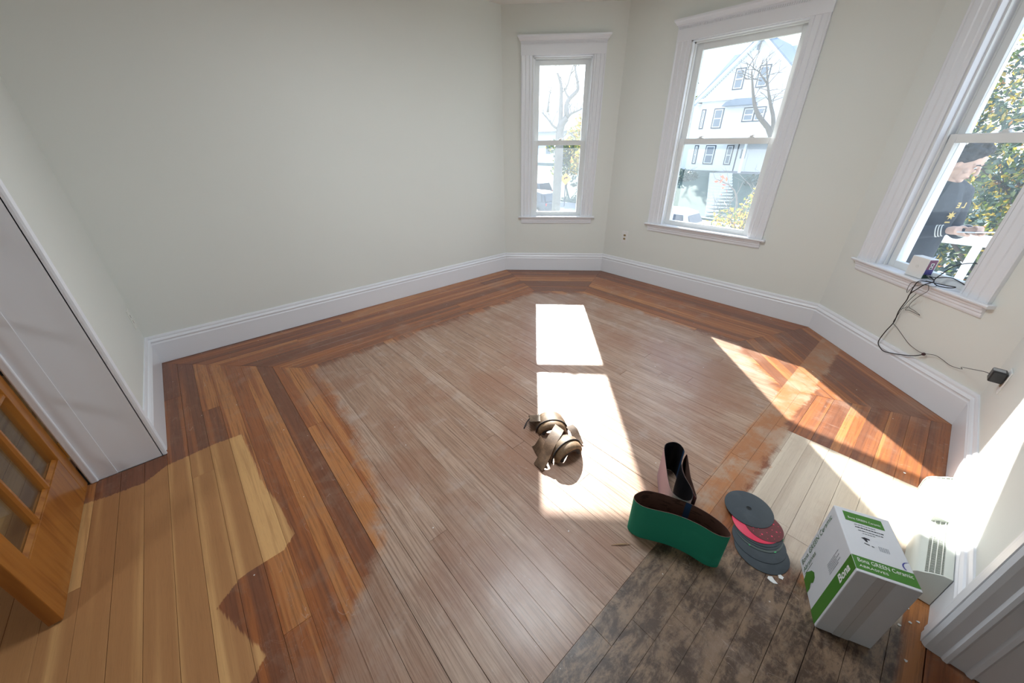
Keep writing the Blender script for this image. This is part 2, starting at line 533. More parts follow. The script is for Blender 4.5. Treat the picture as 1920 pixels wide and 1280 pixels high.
# neighbouring rooms, plain shells seen through the openings
mb = MB()
mb.box((-1.2, -3.6, -.05), (6.9, -3.45, HC)); mb.box((-1.35, -3.6, -.05), (-1.2, -.3, HC)); mb.box((6.75, -3.6, -.05), (6.9, 3.0, HC)); mb.box((4.8, 2.85, -.05), (6.9, 3.0, HC))
mb.box((-1.2, -.31, 0), (-.18, -.30, HC))
tag(mb.build('wall_back', M_wall, merge=False), 'cream walls of the rooms beyond the openings', 'wall', kind='structure')
oc = [isect('L', -TW, 'N', -TW), isect('N', -TW, 'M', -TW), isect('M', -TW, 'R', -TW), isect('R', -TW, 'H', -TW)]
cp_ = [(-1.35, -3.6), (6.9, -3.6), (6.9, 3.0), (oc[3].x, 3.0)] + [(p.x, p.y) for p in reversed(oc)] + [(-.18, -.3), (-1.35, -.3)]
mb = MB(); mb.loft([[(a, b, HC) for a, b in cp_], [(a, b, HC + .1) for a, b in cp_]])
tag(mb.build('ceiling', M_ceil), 'plain white ceiling above the room', 'ceiling', kind='structure')

# ------------------------------------------------------------------ floor with boards
mb = MB(); mb.loft([[(a, b, -.12) for a, b in cp_], [(a, b, -.021) for a, b in cp_]])
floor = mb.build('floor', M_dark, loc=(0, 0, 0))
tag(floor, 'old fir strip floor, worn centre, shellacked border, one sanded patch', 'floor', kind='structure')
rnd = random.Random(7)


def clip(poly, n, c):
    """keep n.p >= c"""
    out = []
    for i in range(len(poly)):
        a = poly[i]; b = poly[(i + 1) % len(poly)]
        da = n.dot(a) - c; db = n.dot(b) - c
        if da >= 0: out.append(a)
        if da * db < 0: out.append(a + (b - a) * (da / (da - db)))
    return out


nplank = 0


def plank(poly, ang, tone=None, gap=None):
    global nplank
    if len(poly) < 3: return
    # dedupe
    q = []
    for p in poly:
        if not q or (p - q[-1]).length > 1e-4: q.append(p)
    if (q[0] - q[-1]).length < 1e-4: q.pop()
    if len(q) < 3: return
    area = .5 * sum(q[i].x * q[(i + 1) % len(q)].y - q[(i + 1) % len(q)].x * q[i].y for i in range(len(q)))
    if abs(area) < 4e-4: return
    if area < 0: q.reverse()
    c = sum(q, Vector((0, 0))) / len(q)
    ca, sa = cos(-ang), sin(-ang)
    loc = [Vector(((p - c).x * ca - (p - c).y * sa, (p - c).x * sa + (p - c).y * ca)) for p in q]

    def inset(ps, d):
        r = []
        n = len(ps)
        for i in range(n):
            a, b, e = ps[i - 1], ps[i], ps[(i + 1) % n]
            d1 = (b - a).normalized(); d2 = (e - b).normalized()
            n1 = Vector((-d1.y, d1.x)); n2 = Vector((-d2.y, d2.x))
            det = n1.x * n2.y - n1.y * n2.x
            if abs(det) < 1e-3: r.append(b + n1 * d); continue
            c1 = n1.dot(b) + d; c2 = n2.dot(b) + d
            r.append(Vector(((c1 * n2.y - c2 * n1.y) / det, (n1.x * c2 - n2.x * c1) / det)))
        return r
    if gap is None: gap = rnd.choice((.0002, .0003, .0004, .0007, .0010))
    dz = rnd.uniform(-.0003, .0003)
    o1 = inset(loc, gap); o2 = inset(loc, gap + .0006)
    n = len(loc)
    vs = [(p.x, p.y, -.020) for p in o1] + [(p.x, p.y, -.0007 + dz) for p in o1] + [(p.x, p.y, dz) for p in o2]
    fs = [[n + i, n + (i + 1) % n, 2 * n + (i + 1) % n, 2 * n + i] for i in range(n)] + [[i, (i + 1) % n, n + (i + 1) % n, n + i] for i in range(n)]
    fs.append([2 * n + i for i in range(n)])
    me = bpy.data.meshes.new('plank'); me.from_pydata(vs, [], fs); me.materials.append(M_floor)
    o = bpy.data.objects.new('plank', me); COL.objects.link(o)
    o.parent = floor; o.location = (c.x, c.y, 0); o.rotation_euler = (0, 0, ang)
    o['tone'] = rnd.random() if tone is None else tone
    nplank += 1


BW = {'P': .0985, 'L': .1, 'N': .0945, 'M': .0925, 'R': .0925, 'H': .0935}
NB = 9


def rng_off(w, k): return .02 + BW[w] * k


def split_strip(a0, a1, lens=(2.4, 3.8)):
    cuts = [a0]; 
    p = a0 + rnd.uniform(.4, lens[1])
    while p < a1 - .35:
        cuts.append(p); p += rnd.uniform(*lens)
    cuts.append(a1)
    return cuts


def strip(w, prev, nxt, k, extra=None, cuts=None):
    """k-th border board along wall w, mitred to its neighbours"""
    i0, i1 = rng_off(w, k), rng_off(w, k + 1)
    p, d, n = W[w]
    def uo(pt): return (pt - p).dot(d)
    if prev: a0, a1 = uo(isect(prev, rng_off(prev, k), w, i0)), uo(isect(prev, rng_off(prev, k + 1), w, i1))
    else: a0 = a1 = extra[0]
    if nxt: b0, b1 = uo(isect(w, i0, nxt, rng_off(nxt, k))), uo(isect(w, i1, nxt, rng_off(nxt, k + 1)))
    else: b0 = b1 = extra[1]
    cs = cuts or split_strip(max(a0, a1), min(b0, b1))
    ang = math.atan2(d.y, d.x)
    P = lambda u, o: p + d * u + n * o
    for j in range(len(cs) - 1):
        l0, l1 = (a0, a1) if j == 0 else (cs[j], cs[j])
        r0, r1 = (b0, b1) if j == len(cs) - 2 else (cs[j + 1], cs[j + 1])
        plank([P(l0, i0), P(l1, i1), P(r1, i1), P(r0, i0)], ang)


XJ = 4.473 - rng_off('H', NB)      # 3.61 joint line
HCUT = {1: [.836], 2: [.836, 1.62], 3: [.836, 1.58], 4: [.836, 1.64], 5: [.836, 1.60], 6: [.836, 1.55], 7: [.836]}
for k in range(NB):
    strip('L', 'P', 'N', k)
    strip('N', 'L', 'M', k)
    strip('M', 'N', 'R', k)
    strip('R', 'M', 'H', k)
    # H boards run past the opening
    p, d, n = W['H']
    i0, i1 = rng_off('H', k), rng_off('H', k + 1)
    a0 = (isect('R', rng_off('R', k), 'H', i0) - p).dot(d); a1 = (isect('R', rng_off('R', k + 1), 'H', i1) - p).dot(d)
    end = 3.809 + .6
    cs = [min(a0, a1)] + HCUT.get(k, [1.3]) + [2.35 + .13 * (k % 3), 3.5 - .2 * (k % 2), end]
    for j in range(len(cs) - 1):
        l0, l1 = (a0, a1) if j == 0 else (cs[j], cs[j])
        P = lambda u, o: p + d * u + n * o
        plank([P(l0, i0), P(l1, i1), P(cs[j + 1], i1), P(cs[j + 1], i0)], -pi / 2)
    # P boards: mitred into L at left, run to the joint line
    y0, y1 = rng_off('P', k), rng_off('P', k + 1)
    xa0, xa1 = rng_off('L', k), rng_off('L', k + 1)
    cs = split_strip(xa1, XJ, (2.2, 3.6))
    for j in range(len(cs) - 1):
        l0, l1 = (xa0, xa1) if j == 0 else (cs[j], cs[j])
        plank([Vector((l0, y0)), Vector((cs[j + 1], y0)), Vector((cs[j + 1], y1)), Vector((l1, y1))], 0)
# field
fy0 = rng_off('P', NB); fx0 = rng_off('L', NB)
rows = []
yy = fy0
ytop = W['M'][0].y - rng_off('M', NB)
NR = 32
hh = (ytop - fy0) / NR
for r in range(NR):
    y0 = fy0 + hh * r; y1 = y0 + hh
    cs = split_strip(fx0, XJ, (1.8, 3.2))
    for j in range(len(cs) - 1):
        poly = [Vector((cs[j], y0)), Vector((cs[j + 1], y0)), Vector((cs[j + 1], y1)), Vector((cs[j], y1))]
        for w in ('N', 'R'):
            pw, dw, nw = W[w]
            poly = clip(poly, nw, nw.dot(pw) + rng_off(w, NB))
            if len(poly) < 3: break
        plank(poly, 0)
# boards through the opening and in the next room
wd = .0985
for k in range(1, 24):
    y1 = .02 - wd * (k - 1); y0 = y1 - wd
    xs = JX + .005 if y1 > -.25 else -.6
    xe = XJ if k < 6 else 4.4
    if y0 < -.32 and k % 1 == 0: pass
    cs = split_strip(xs, xe, (2.2, 3.6))
    for j in range(len(cs) - 1):
        if y1 > -.28 and y1 < .03:   # inside the opening
            lo = max(cs[j], JX + .005); hi = min(cs[j + 1], 3.12)
            if hi - lo < .05: continue
            plank([Vector((lo, y0)), Vector((hi, y0)), Vector((hi, y1)), Vector((lo, y1))], 0)
        else:
            plank([Vector((cs[j], y0)), Vector((cs[j + 1], y0)), Vector((cs[j + 1], y1)), Vector((cs[j], y1))], 0)
# threshold planks of the right opening
plank([Vector((4.455, .95)), Vector((4.57, .95)), Vector((4.57, 2.035)), Vector((4.455, 2.035))], pi / 2, .35)
for k in range(8):
    x0 = 4.57 + .1 * k
    plank([Vector((x0, .4)), Vector((x0 + .1, .4)), Vector((x0 + .1, 2.035)), Vector((x0, 2.035))], pi / 2)

# ------------------------------------------------------------------ baseboards
BBP = [(0, 0), (.024, 0), (.024, .172), (.020, .180), (.020, .188), (.024, .196), (.018, .208), (.012, .213), (.012, .226), (.007, .240), (0, .240)]


def baseboard(name, w, prev, nxt, u0=None, u1=None, label=''):
    p, d, n = W[w]
    r0, r1 = [], []
    for (o, z) in BBP:
        a = isect(prev, o, w, o) if prev else p + d * u0 + n * o
        b = isect(w, o, nxt, o) if nxt else p + d * u1 + n * o
        r0.append((a.x, a.y, z + .002)); r1.append((b.x, b.y, z + .002))
    mb = MB(); mb.loft([r0, r1])
    o = mb.build(name, M_trim)
    tag(o, label, 'baseboard', kind='structure')


baseboard('baseboard_left', 'L', 'P', 'N', label='tall white moulded baseboard along the long left wall')
baseboard('baseboard_bay_left', 'N', 'L', 'M', label='tall white baseboard under the narrow window')
baseboard('baseboard_bay_centre', 'M', 'N', 'R', label='tall white baseboard under the wide middle window')
baseboard('baseboard_bay_right', 'R', 'M', 'H', label='tall white baseboard under the right hand window')
baseboard('baseboard_right', 'H', 'R', None, u1=1.70, label='tall white baseboard behind the heater')
# P wall baseboard runs from the L corner to the casing; P direction is -x
r0, r1 = [], []
for (o, z) in BBP:
    a = Vector((o, o)); b = Vector((JX - .055, o))
    r0.append((a.x, a.y, z + .002)); r1.append((b.x, b.y, z + .002))
tag(MB().loft([r0, r1]).build('baseboard_doorway', M_trim), 'short piece of white baseboard beside the door opening', 'baseboard', kind='structure')


# ------------------------------------------------------------------ windows
def window(idx, w, label, sashlocks):
    u0, u1, g0, g1 = WIN[w]
    fr = frame(w)
    p, d, n = W[w]
    base = fr((u0 + u1) / 2, 0, ZS)
    root = empty('window_%d' % idx, base, label, 'window', kind='structure')
    cw = (g0 - u0) - .083      # casing width
    # side casings: fluted profile
    prof = [(0, 0), (0, .024), (.008, .027), (.016, .024), (.020, .018), (cw * .38, .016), (cw * .42, .020), (cw * .47, .014), (cw * .74, .013), (cw * .78, .017), (cw * .83, .011), (cw, .010), (cw, 0)]
    for side in (0, 1):
        mb = MB(fr)
        f = (lambda q: u0 + q) if side == 0 else (lambda q: u1 - q)
        mb.loft([[(f(a), b, ZS) for a, b in prof], [(f(a), b, 2.474) for a, b in prof]])
        mb.build('side_casing', M_trim, root)
    # head board + cornice + dentils
    mb = MB(fr); mb.box((u0 - .002, 0, 2.474), (u1 + .002, .022, 2.592)); mb.build('head_casing', M_trim, root)
    cp = [(0, 2.588), (.026, 2.588), (.028, 2.600), (.036, 2.604), (.046, 2.622), (.058, 2.634), (.058, 2.650), (0, 2.650)]
    mb = MB(fr)
    rings = []
    for e, sgn in ((u0, -1), (u1, 1)):
        rings.append([(e + sgn * max(0, k - .018), k, z) for k, z in cp])
    mb.loft(rings); mb.build('cornice', M_trim, root)
    mb = MB(fr); u = u0 + .006
    while u < u1 - .012:
        mb.box((u, .021, 2.570), (u + .0085, .030, 2.589)); u += .0165
    o = mb.build('dentil_row', M_trim, root); o['kind'] = 'stuff'
    # stool and apron
    mb = MB(fr)
    sp = [(-.055, ZS - .022), (.040, ZS - .022), (.047, ZS - .016), (.050, ZS - .008), (.045, ZS), (-.055, ZS)]
    mb.loft([[(u0 - .03, max(k, 0), z) for k, z in sp], [(u1 + .03, max(k, 0), z) for k, z in sp]])
    mb.box((g0 - .075, -.055, ZS - .022), (g1 + .075, .001, ZS))
    mb.build('stool', M_trim, root)
    ap = [(0, ZS - .092), (.010, ZS - .092), (.014, ZS - .080), (.014, ZS - .066), (.020, ZS - .060), (.020, ZS - .046), (.028, ZS - .040), (.034, ZS - .022), (0, ZS - .022)]
    mb = MB(fr); mb.loft([[(u0 + .005, k, z) for k, z in ap], [(u1 - .005, k, z) for k, z in ap]]); mb.build('apron', M_trim, root)
    # jamb frame with parting stops
    a, b = g0 - .075, g1 + .075
    mb = MB(fr)
    for (x0, x1) in ((a, a + .012), (b - .012, b)): mb.box((x0, -TW - .01, ZS - .03), (x1, .002, 2.474))
    mb.box((a, -TW - .01, 2.462), (b, .002, 2.476)); mb.box((a, -TW - .05, ZS - .05), (b, -.055, ZS - .004))
    mb.build('jamb', M_trim, root)
    mb = MB(fr)
    for x0, x1 in ((a + .012, a + .024), (b - .024, b - .012)):
        mb.box((x0, -.055, ZS), (x1, -.040, 2.462)); mb.box((x0, -.102, 1.60), (x1, -.095, 2.462)); mb.box((x0, -.150, ZS), (x1, -.137, 2.462))
    mb.box((a + .012, -.055, 2.448), (b - .012, -.040, 2.462)); mb.box((a + .012, -.150, 2.448), (b - .012, -.137, 2.462))
    mb.build('stop', M_vinyl, root)
    # exterior trim
    mb = MB(fr)
    mb.box((a - .09, -TW - .03, ZS - .05), (a, -TW, 2.56)); mb.box((b, -TW - .03, ZS - .05), (b + .09, -TW, 2.56)); mb.box((a, -TW - .03, 2.474), (b, -TW, 2.56))
    mb.build('outer_trim', M_trim, root)

    def sash(name, z0, z1, gz0, gz1, k0, k1, lab):
        s0, s1 = g0 - .052, g1 + .052
        mb = MB(fr)
        mb.box((s0, k1, z0), (g0, k0, z1)); mb.box((g1, k1, z0), (s1, k0, z1))
        mb.box((g0, k1, z0), (g1, k0, gz0)); mb.box((g0, k1, gz1), (g1, k0, z1))
        # glazing bead
        km = (k0 + k1) / 2
        sh = mb.build(name, M_vinyl, root, bevel=.003)
        mb = MB(fr); mb.box((g0 - .004, km - .002, gz0 - .004), (g1 + .004, km + .002, gz1 + .004)); mb.build('glass_pane', M_glass, sh)
        return sh
    lo = sash('lower_sash', ZS - .004, 1.632, .79, 1.58, -.060, -.097, 'lower')
    up = sash('upper_sash', 1.585, 2.462, 1.632, 2.398, -.098, -.134, 'upper')
    for fu in sashlocks:
        uu = g0 + (g1 - g0) * fu
        mb = MB(fr)
        mb.box((uu - .030, -.094, 1.632), (uu + .030, -.066, 1.640))
        mb.box((uu - .016, -.094, 1.640), (uu + .016, -.070, 1.652)); mb.box((uu - .004, -.085, 1.652), (uu + .034, -.075, 1.657))
        mb.build('sash_lock', M_whitep, root, bevel=.002)
    return root


window(1, 'N', 'narrow white framed double hung window in the left bay wall', (.52,))
window(2, 'M', 'wide white framed double hung window in the middle bay wall', (.2, .8))
window(3, 'R', 'white framed double hung window cut by the right picture edge', (.5,))

# ------------------------------------------------------------------ door opening trims
# left jamb (faces +x) with casing strip and stop
root = empty('trim_1', (JX, -.14, 0), 'white painted jamb and edge casing of the door opening at the left', 'door trim', kind='structure')
MB().box((JX - .02, -.300, .001), (JX, .004, 2.42)).build('jamb_board', M_trim, root)
cs = [(JX - .055, 0), (JX - .055, .016), (JX - .046, .024), (JX - .036, .018), (JX - .014, .018), (JX - .010, .024), (JX - .002, .022), (JX, .014), (JX, 0)]
MB().loft([[(a, b, .001) for a, b in cs], [(a, b, 2.47) for a, b in cs]]).build('edge_casing', M_trim, root)
MB().box((JX, -.300, .001), (JX + .004, -.19, 2.42)).build('stop_board', M_trim, root, bevel=.001)
MB().box((JX + .002, -.296, .001), (JX + .016, -.266, 2.42)).build('stop_bead', M_trim, root, bevel=.005)
root = empty('trim_2', (3.1, -.14, 0), 'white painted head and far jamb of the door opening', 'door trim', kind='structure')
MB().box((3.12, -.30, .001), (3.14, .004, 2.42)).build('jamb_board', M_trim, root)
MB().box((JX, -.30, 2.40), (3.12, .004, 2.42)).build('jamb_board', M_trim, root)
MB().box((JX - .05, 0, 2.42), (3.19, .02, 2.54)).build('head_casing', M_trim, root)
# right opening jamb facing the camera
root = empty('trim_3', (4.6, 2.0, 0), 'white moulded jamb casing of the opening at the lower right corner', 'door trim', kind='structure')
pr = [(4.440, 2.075), (4.440, 2.046), (4.448, 2.036), (4.462, 2.034), (4.488, 2.034), (4.494, 2.026), (4.504, 2.024), (4.512, 2.034), (4.545, 2.034), (4.551, 2.026), (4.561, 2.024), (4.569, 2.034), (4.640, 2.034), (4.646, 2.040), (4.652, 2.034), (4.800, 2.034), (4.800, 2.075)]
MB().loft([[(a, b, .001) for a, b in pr], [(a, b, 2.42) for a, b in pr]]).build('jamb_board', M_trim, root)
cs = [(4.475, 2.050), (4.436, 2.050), (4.436, 2.088), (4.446, 2.094), (4.450, 2.102), (4.442, 2.108), (4.442, 2.120), (4.475, 2.120)]
MB().loft([[(a, b, .001) for a, b in cs], [(a, b, 2.47) for a, b in cs]]).build('edge_casing', M_trim, root)
#@@NEXT
# ------------------------------------------------------------------ bodies of the two added fill lamps, out of view
root = empty('added_fill_lamp', (2.45, 2.1, 2.82), 'added round white fill lamp under the ceiling, out of view', 'lamp')
MB().tube([(2.45, 2.1, 2.84), (2.45, 2.1, 2.92)], .10, 20).build('fill_canopy', M_whitep, root, smooth='auto')
fill_l.parent = root; fill_l.location = (0, 0, -.02)
MB().tube([(2.45, 2.1, 2.815), (2.45, 2.1, 2.84)], [.47, .47], 36).build('fill_shade', M_whitep, root, smooth='auto')

root = empty('added_fill_lamp', (3.6, -2.2, 2.82), 'added round fill lamp in the next room, out of view', 'lamp')
MB().tube([(3.6, -2.2, 2.815), (3.6, -2.2, 2.92)], .27, 30).build('fill_shade', M_whitep, root, smooth='auto')
fill2_l.parent = root; fill2_l.location = (0, 0, -.02)

# ------------------------------------------------------------------ french door leaf
dr = empty('door_1', (1.83, -.325, 0), 'varnished pine french door leaf with small glass panes at the left edge', 'door', kind='structure')
DY0, DY1 = -.345, -.305
X0, X1 = 1.404, 2.262
PX0, PX1 = 1.487, 2.150
ZB, ZT = .252, 2.24
MB().box((X0, DY0, .010), (PX0, DY1, 2.38)).build('stile', M_door, dr, bevel=.003)
MB().box((PX1, DY0, .010), (X1, DY1, 2.38)).build('stile', M_door, dr, bevel=.003)
def door_h(z0, z1, nm): return MB().box((PX0, DY0 + .001, z0), (PX1, DY1 - .001, z1)).build(nm, M_door, dr, bevel=.002)
door_h(.010, ZB, 'bottom_rail'); door_h(ZT, 2.38, 'top_rail')
mw = .026
cwid = (PX1 - PX0 - 2 * mw) / 3
rows_ = 5
rh = (ZT - ZB - (rows_ - 1) * mw) / rows_
for i in (1, 2):
    x = PX0 + i * cwid + (i - 1) * mw
    pr = [(x, DY0 + .008), (x + mw, DY0 + .008), (x + mw, -.318), (x + mw * .75, -.309), (x + mw * .25, -.309), (x, -.318)]
    MB().loft([[(a, b, ZB) for a, b in pr], [(a, b, ZT) for a, b in pr]]).build('muntin', M_door, dr)
for j in range(1, rows_):
    z = ZB + j * rh + (j - 1) * mw
    pr = [(DY0 + .008, z), (DY0 + .008, z + mw), (-.318, z + mw), (-.309, z + mw * .75), (-.309, z + mw * .25), (-.318, z)]
    MB().loft([[(PX0, a, b) for a, b in pr], [(PX1, a, b) for a, b in pr]]).build('muntin', M_door, dr)
for i in range(3):
    for j in range(rows_):
        x = PX0 + i * (cwid + mw); z = ZB + j * (rh + mw)
        MB().box((x - .002, -.330, z - .002), (x + cwid + .002, -.327, z + rh + .002)).build('glass_pane', M_glassclean, dr)
# sloped putty beads round the panes of the bottom rail and stiles
for i in range(3):
    x = PX0 + i * (cwid + mw)
    pr = [(-.326, ZB), (-.326, ZB + .010), (-.312, ZB)]
    MB().loft([[(x, a, b) for a, b in pr], [(x + cwid, a, b) for a, b in pr]]).build('glazing_bead', M_door, dr)
for z in (.25, 1.2, 2.1):
    MB().tube([(X0 + .001, DY1 + .006, z - .05), (X0 + .001, DY1 + .006, z + .05)], .0055, 8).build('hinge', M_brass, dr, smooth='auto')

# ------------------------------------------------------------------ sockets and plates
def socket(name, fr, u, z, label, cat='socket', slots='duplex', w=.075, h=.12):
    root = empty(name, fr(u, 0, z - h / 2), label, cat)
    MB(fr).box((u - w / 2, 0, z - h / 2), (u + w / 2, .006, z + h / 2)).build('cover_plate', M_whitep if slots == 'duplex' else M_wall2, root, bevel=.002)
    for dz in (.022, -.022):
        if slots == 'duplex':
            mb = MB(fr); c = [(u + cos(a) * .0165, .0, z + dz + max(-.0125, min(.0125, sin(a) * .0165))) for a in [2 * pi * i / 20 for i in range(20)]]
            mb.loft([[(a, .006, b) for a, _, b in c], [(a, .0085, b) for a, _, b in c]])
            r = mb.build('receptacle', M_brassy, root)
            MB(fr).box((u - .007, .0083, z + dz - .004), (u - .005, .0092, z + dz + .006)).box((u + .005, .0083, z + dz - .004), (u + .007, .0092, z + dz + .006)).build('slot', M_black, r)
        else:
            MB(fr).box((u - .004, .0055, z + dz * 1.0 - .012), (u + .004, .0067, z + dz + .012)).build('slot', M_black, root)
    return root


M_brassy = plain('ivory_brown_socket', (.36, .27, .14), .4)
M_wall2 = plain('painted_over_plate', (.78, .79, .75), .45, var=.01)
socket('wall_socket', frame('M'), .307, .518, 'white double wall socket left of the wide window', h=.15, w=.082)
socket('wall_socket', frame('H'), 3.809 - 3.533, .47, 'white socket plate with a black charger plugged in, low in the right corner', h=.13)
frP = lambda u, k, z: Vector((u, k, z))
socket('blank_plate', frP, .125, .45, 'painted over socket plate low in the left corner', 'socket', slots='p', w=.07, h=.15)

# ------------------------------------------------------------------ baseboard heater
def mat_cream_metal():
    return plain('cream_enamel', (.66, .69, .63), .32, var=.02)
M_heat = mat_cream_metal()
M_fin = plain('dull_aluminium_fin', (.30, .31, .31), .5)
hy0, hy1 = 2.235, 2.925
ht = empty('baseboard_heater', (4.40, (hy0 + hy1) / 2, 0), 'short cream metal convector heater on the floor against the right wall', 'heater')
HX = 4.447
fp = [(4.355, .016), (4.353, .085), (4.357, .108), (4.368, .124), (4.384, .134), (4.386, .131), (4.371, .121), (4.361, .106), (4.357, .085), (4.359, .016)]
MB().loft([[(a, hy0 + .004, b) for a, b in fp], [(a, hy1 - .004, b) for a, b in fp]]).build('front_panel', M_heat, ht, smooth='auto')
bp_ = [(HX, .01), (HX, .168), (4.424, .163), (4.424, .158), (HX - .004, .160), (HX - .004, .01)]
MB().loft([[(a, hy0 + .004, b) for a, b in bp_], [(a, hy1 - .004, b) for a, b in bp_]]).build('back_panel', M_heat, ht)
mb = MB(); nf = 88
for i in range(nf):
    y = hy0 + .012 + (hy1 - hy0 - .024) * i / (nf - 1)
    mb.loft([[(4.384, y, .134), (4.404, y, .147), (4.426, y, .160), (4.426, y, .110), (4.384, y, .100)], [(4.384, y + .0022, .134), (4.404, y + .0022, .147), (4.426, y + .0022, .160), (4.426, y + .0022, .110), (4.384, y + .0022, .100)]])
o = mb.build('grille_fins', M_heat, ht); o['kind'] = 'stuff'
MB().tube([(4.402, hy0 + .005, .085), (4.402, hy1 - .005, .085)], .011, 10).build('heating_pipe', M_fin, ht, smooth='auto')
for x in (4.392, 4.405, 4.418):
    zz = .139 + (x - 4.392) * .62
    MB().box((x - .0012, hy0 + .005, zz), (x + .0012, hy1 - .005, zz + .004)).build('grille_bar', M_heat, ht)
cap = [(HX, .004), (HX, .170), (4.424, .166), (4.400, .152), (4.384, .139), (4.366, .128), (4.353, .110), (4.349, .085), (4.351, .030), (4.358, .006)]
for ya, yb in ((hy0, hy0 + .006), (hy1 - .006, hy1)):
    MB().loft([[(a, ya, b) for a, b in cap], [(a, yb, b) for a, b in cap]]).build('end_cap', M_heat, ht)
MB().box((4.380, 2.57, .130), (4.428, 2.58, .166)).build('bracket', M_heat, ht)

# ------------------------------------------------------------------ carton
bo = Vector((4.172, 1.816, 0)); ex = Vector((.9157, .4030, 0)); ey = Vector((-.4177, .9086, 0)); ey = Vector((-ex.y, ex.x, 0)); ez = Vector((0, 0, 1))
BXW, BXD, BXH = .164, .273, .362
frB = lambda a, b, c: bo + ex * a + ey * b + ez * (c + .001)
box = empty('cardboard_box', frB(BXW / 2, BXD / 2, 0), 'white carton with green bands and lettering beside the heater', 'box')
carton = MB(frB).box((0, 0, 0), (BXW, BXD, BXH)).build('carton', M_paper, box, bevel=.003)
e = .0006
MB(frB).box((-e, .010, .0), (-e * .3, .062, BXH)).build('side_band', M_green, box)
def flat(name, pts, mat, th=.0004):
    """pts list of (a,b,c) and offset normal given by plane"""
    mb = MB(frB); mb.add(pts, [list(range(len(pts)))]); return mb.build(name, mat, box)
flat('top_band', [(0.001, .010, BXH + e), (BXW - .002, .010, BXH + e), (BXW - .002, .062, BXH + e), (0.001, .062, BXH + e)], M_green)
flat('top_label', [(.022, .214, BXH + e), (.136, .214, BXH + e), (.136, .256, BXH + e), (.022, .256, BXH + e)], M_green)
lf = [(0, .185), (.035, .196), (.055, .186), (.078, .176), (.094, .158), (.088, .140), (.066, .132), (.048, .142), (.030, .130), (.0, .128)]
flat('leaf_print', [(-e, b, z + .002) for z, b in lf], M_green)
MB(frB).box((.052, -.0008, 0), (.100, -.0002, BXH)).build('packing_tape', plain('clear_tape', (.60, .59, .60), .30, var=.03), box)
MB(frB).box((.0755, -.0012, .002), (.0765, -.0006, BXH - .002)).build('flap_seam', plain('carton_seam', (.46, .44, .43), .8), box)
M_white_ink = plain('white_print', (.85, .86, .85), .5)
M_grey_ink = plain('grey_print', (.22, .23, .26), .6)


def text_mesh(body, size, org, xd, yd, mat, parent, name='lettering', align='LEFT', bold=0, width=None):
    cu = bpy.data.curves.new('t', 'FONT'); cu.body = body; cu.size = size; cu.align_x = align; cu.offset = bold
    cu.resolution_u = 3
    to = bpy.data.objects.new('t', cu); COL.objects.link(to)
    bpy.context.view_layer.update()
    dg = bpy.context.evaluated_depsgraph_get()
    me = bpy.data.meshes.new_from_object(to.evaluated_get(dg))
    bpy.data.objects.remove(to, do_unlink=True)
    xs = [v.co.x for v in me.vertices]
    k = 1 if width is None else width / (max(xs) - min(xs))
    xd, yd = Vector(xd).normalized(), Vector(yd).normalized()
    org = Vector(org)
    for v in me.vertices: v.co = xd * (v.co.x * k) + yd * v.co.y
    me.materials.clear(); me.materials.append(mat)
    me.name = name
    o = bpy.data.objects.new(name, me); COL.objects.link(o)
    WL[o.name] = org
    o.parent = parent; o.location = org - (WL[parent.name] if parent else Vector())
    return o


text_mesh('Bona GREEN Ceramic', .030, frB(-.0009, .238, .018), ez, ey, M_greenT, box, width=.305)
text_mesh('Abrasives', .028, frB(-.0009, .206, .018), ez, ey, M_greenT, box, width=.125)
MB(frB).box((-.0007, .196, .018), (-.0003, .1975, .10)).build('printed_line', M_greenT, box)
text_mesh('Bona', .040, frB(-.0012, .024, .245), ez, ey, M_white_ink, box, bold=.0012, width=.085)
text_mesh('Bona GREEN Ceramic', .021, frB(.012, .040, BXH + .0012), ex, ey, M_white_ink, box, width=.142)
text_mesh('ABRASIVES', .012, frB(.012, .021, BXH + .0012), ex, ey, M_white_ink, box, width=.075)
text_mesh('Bona GREEN Ceramic', .013, frB(.032, .226, BXH + .0012), ex, ey, M_white_ink, box, width=.095)
mb = MB(frB)
for i, (a0, a1, b, h) in enumerate([(.045, .105, .203, .0022), (.045, .118, .191, .0040), (.050, .115, .179, .0028), (.060, .090, .169, .0018)]):
    a = a0
    rr = random.Random(i)
    while a < a1:
        w_ = rr.uniform(.003, .009); mb.add([(a, b, BXH + .0009), (a + w_, b, BXH + .0009), (a + w_, b + h, BXH + .0009), (a, b + h, BXH + .0009)], [(0, 1, 2, 3)]); a += w_ + .0015
mb.build('small_print', M_ink, box)
mb = MB(frB)
ic = [(.050, .148), (.060, .153), (.074, .150), (.074, .146), (.064, .145), (.066, .136), (.060, .135), (.056, .143)]
mb.add([(a, b, BXH + .0009) for a, b in ic], [list(range(8))])
mb.add([(a, b, BXH + .0009) for a, b in [(.052, .126), (.066, .122), (.068, .125), (.054, .129)]], [(0, 1, 2, 3)])
mb.add([(a, b, BXH + .0009) for a, b in [(.072, .121), (.079, .120), (.079, .123), (.072, .124)]], [(0, 1, 2, 3)])
mb.build('icon_print', M_ink, box)
mb = MB(frB)
for i in range(13):
    a = .092 + i * .0021
    mb.add([(a, .112, BXH + .0009), (a + (.0006 if i % 3 else .0013), .112, BXH + .0009), (a + (.0006 if i % 3 else .0013), .131, BXH + .0009), (a, .131, BXH + .0009)], [(0, 1, 2, 3)])
mb.build('barcode_print', M_grey_ink, box)
mb = MB(frB)
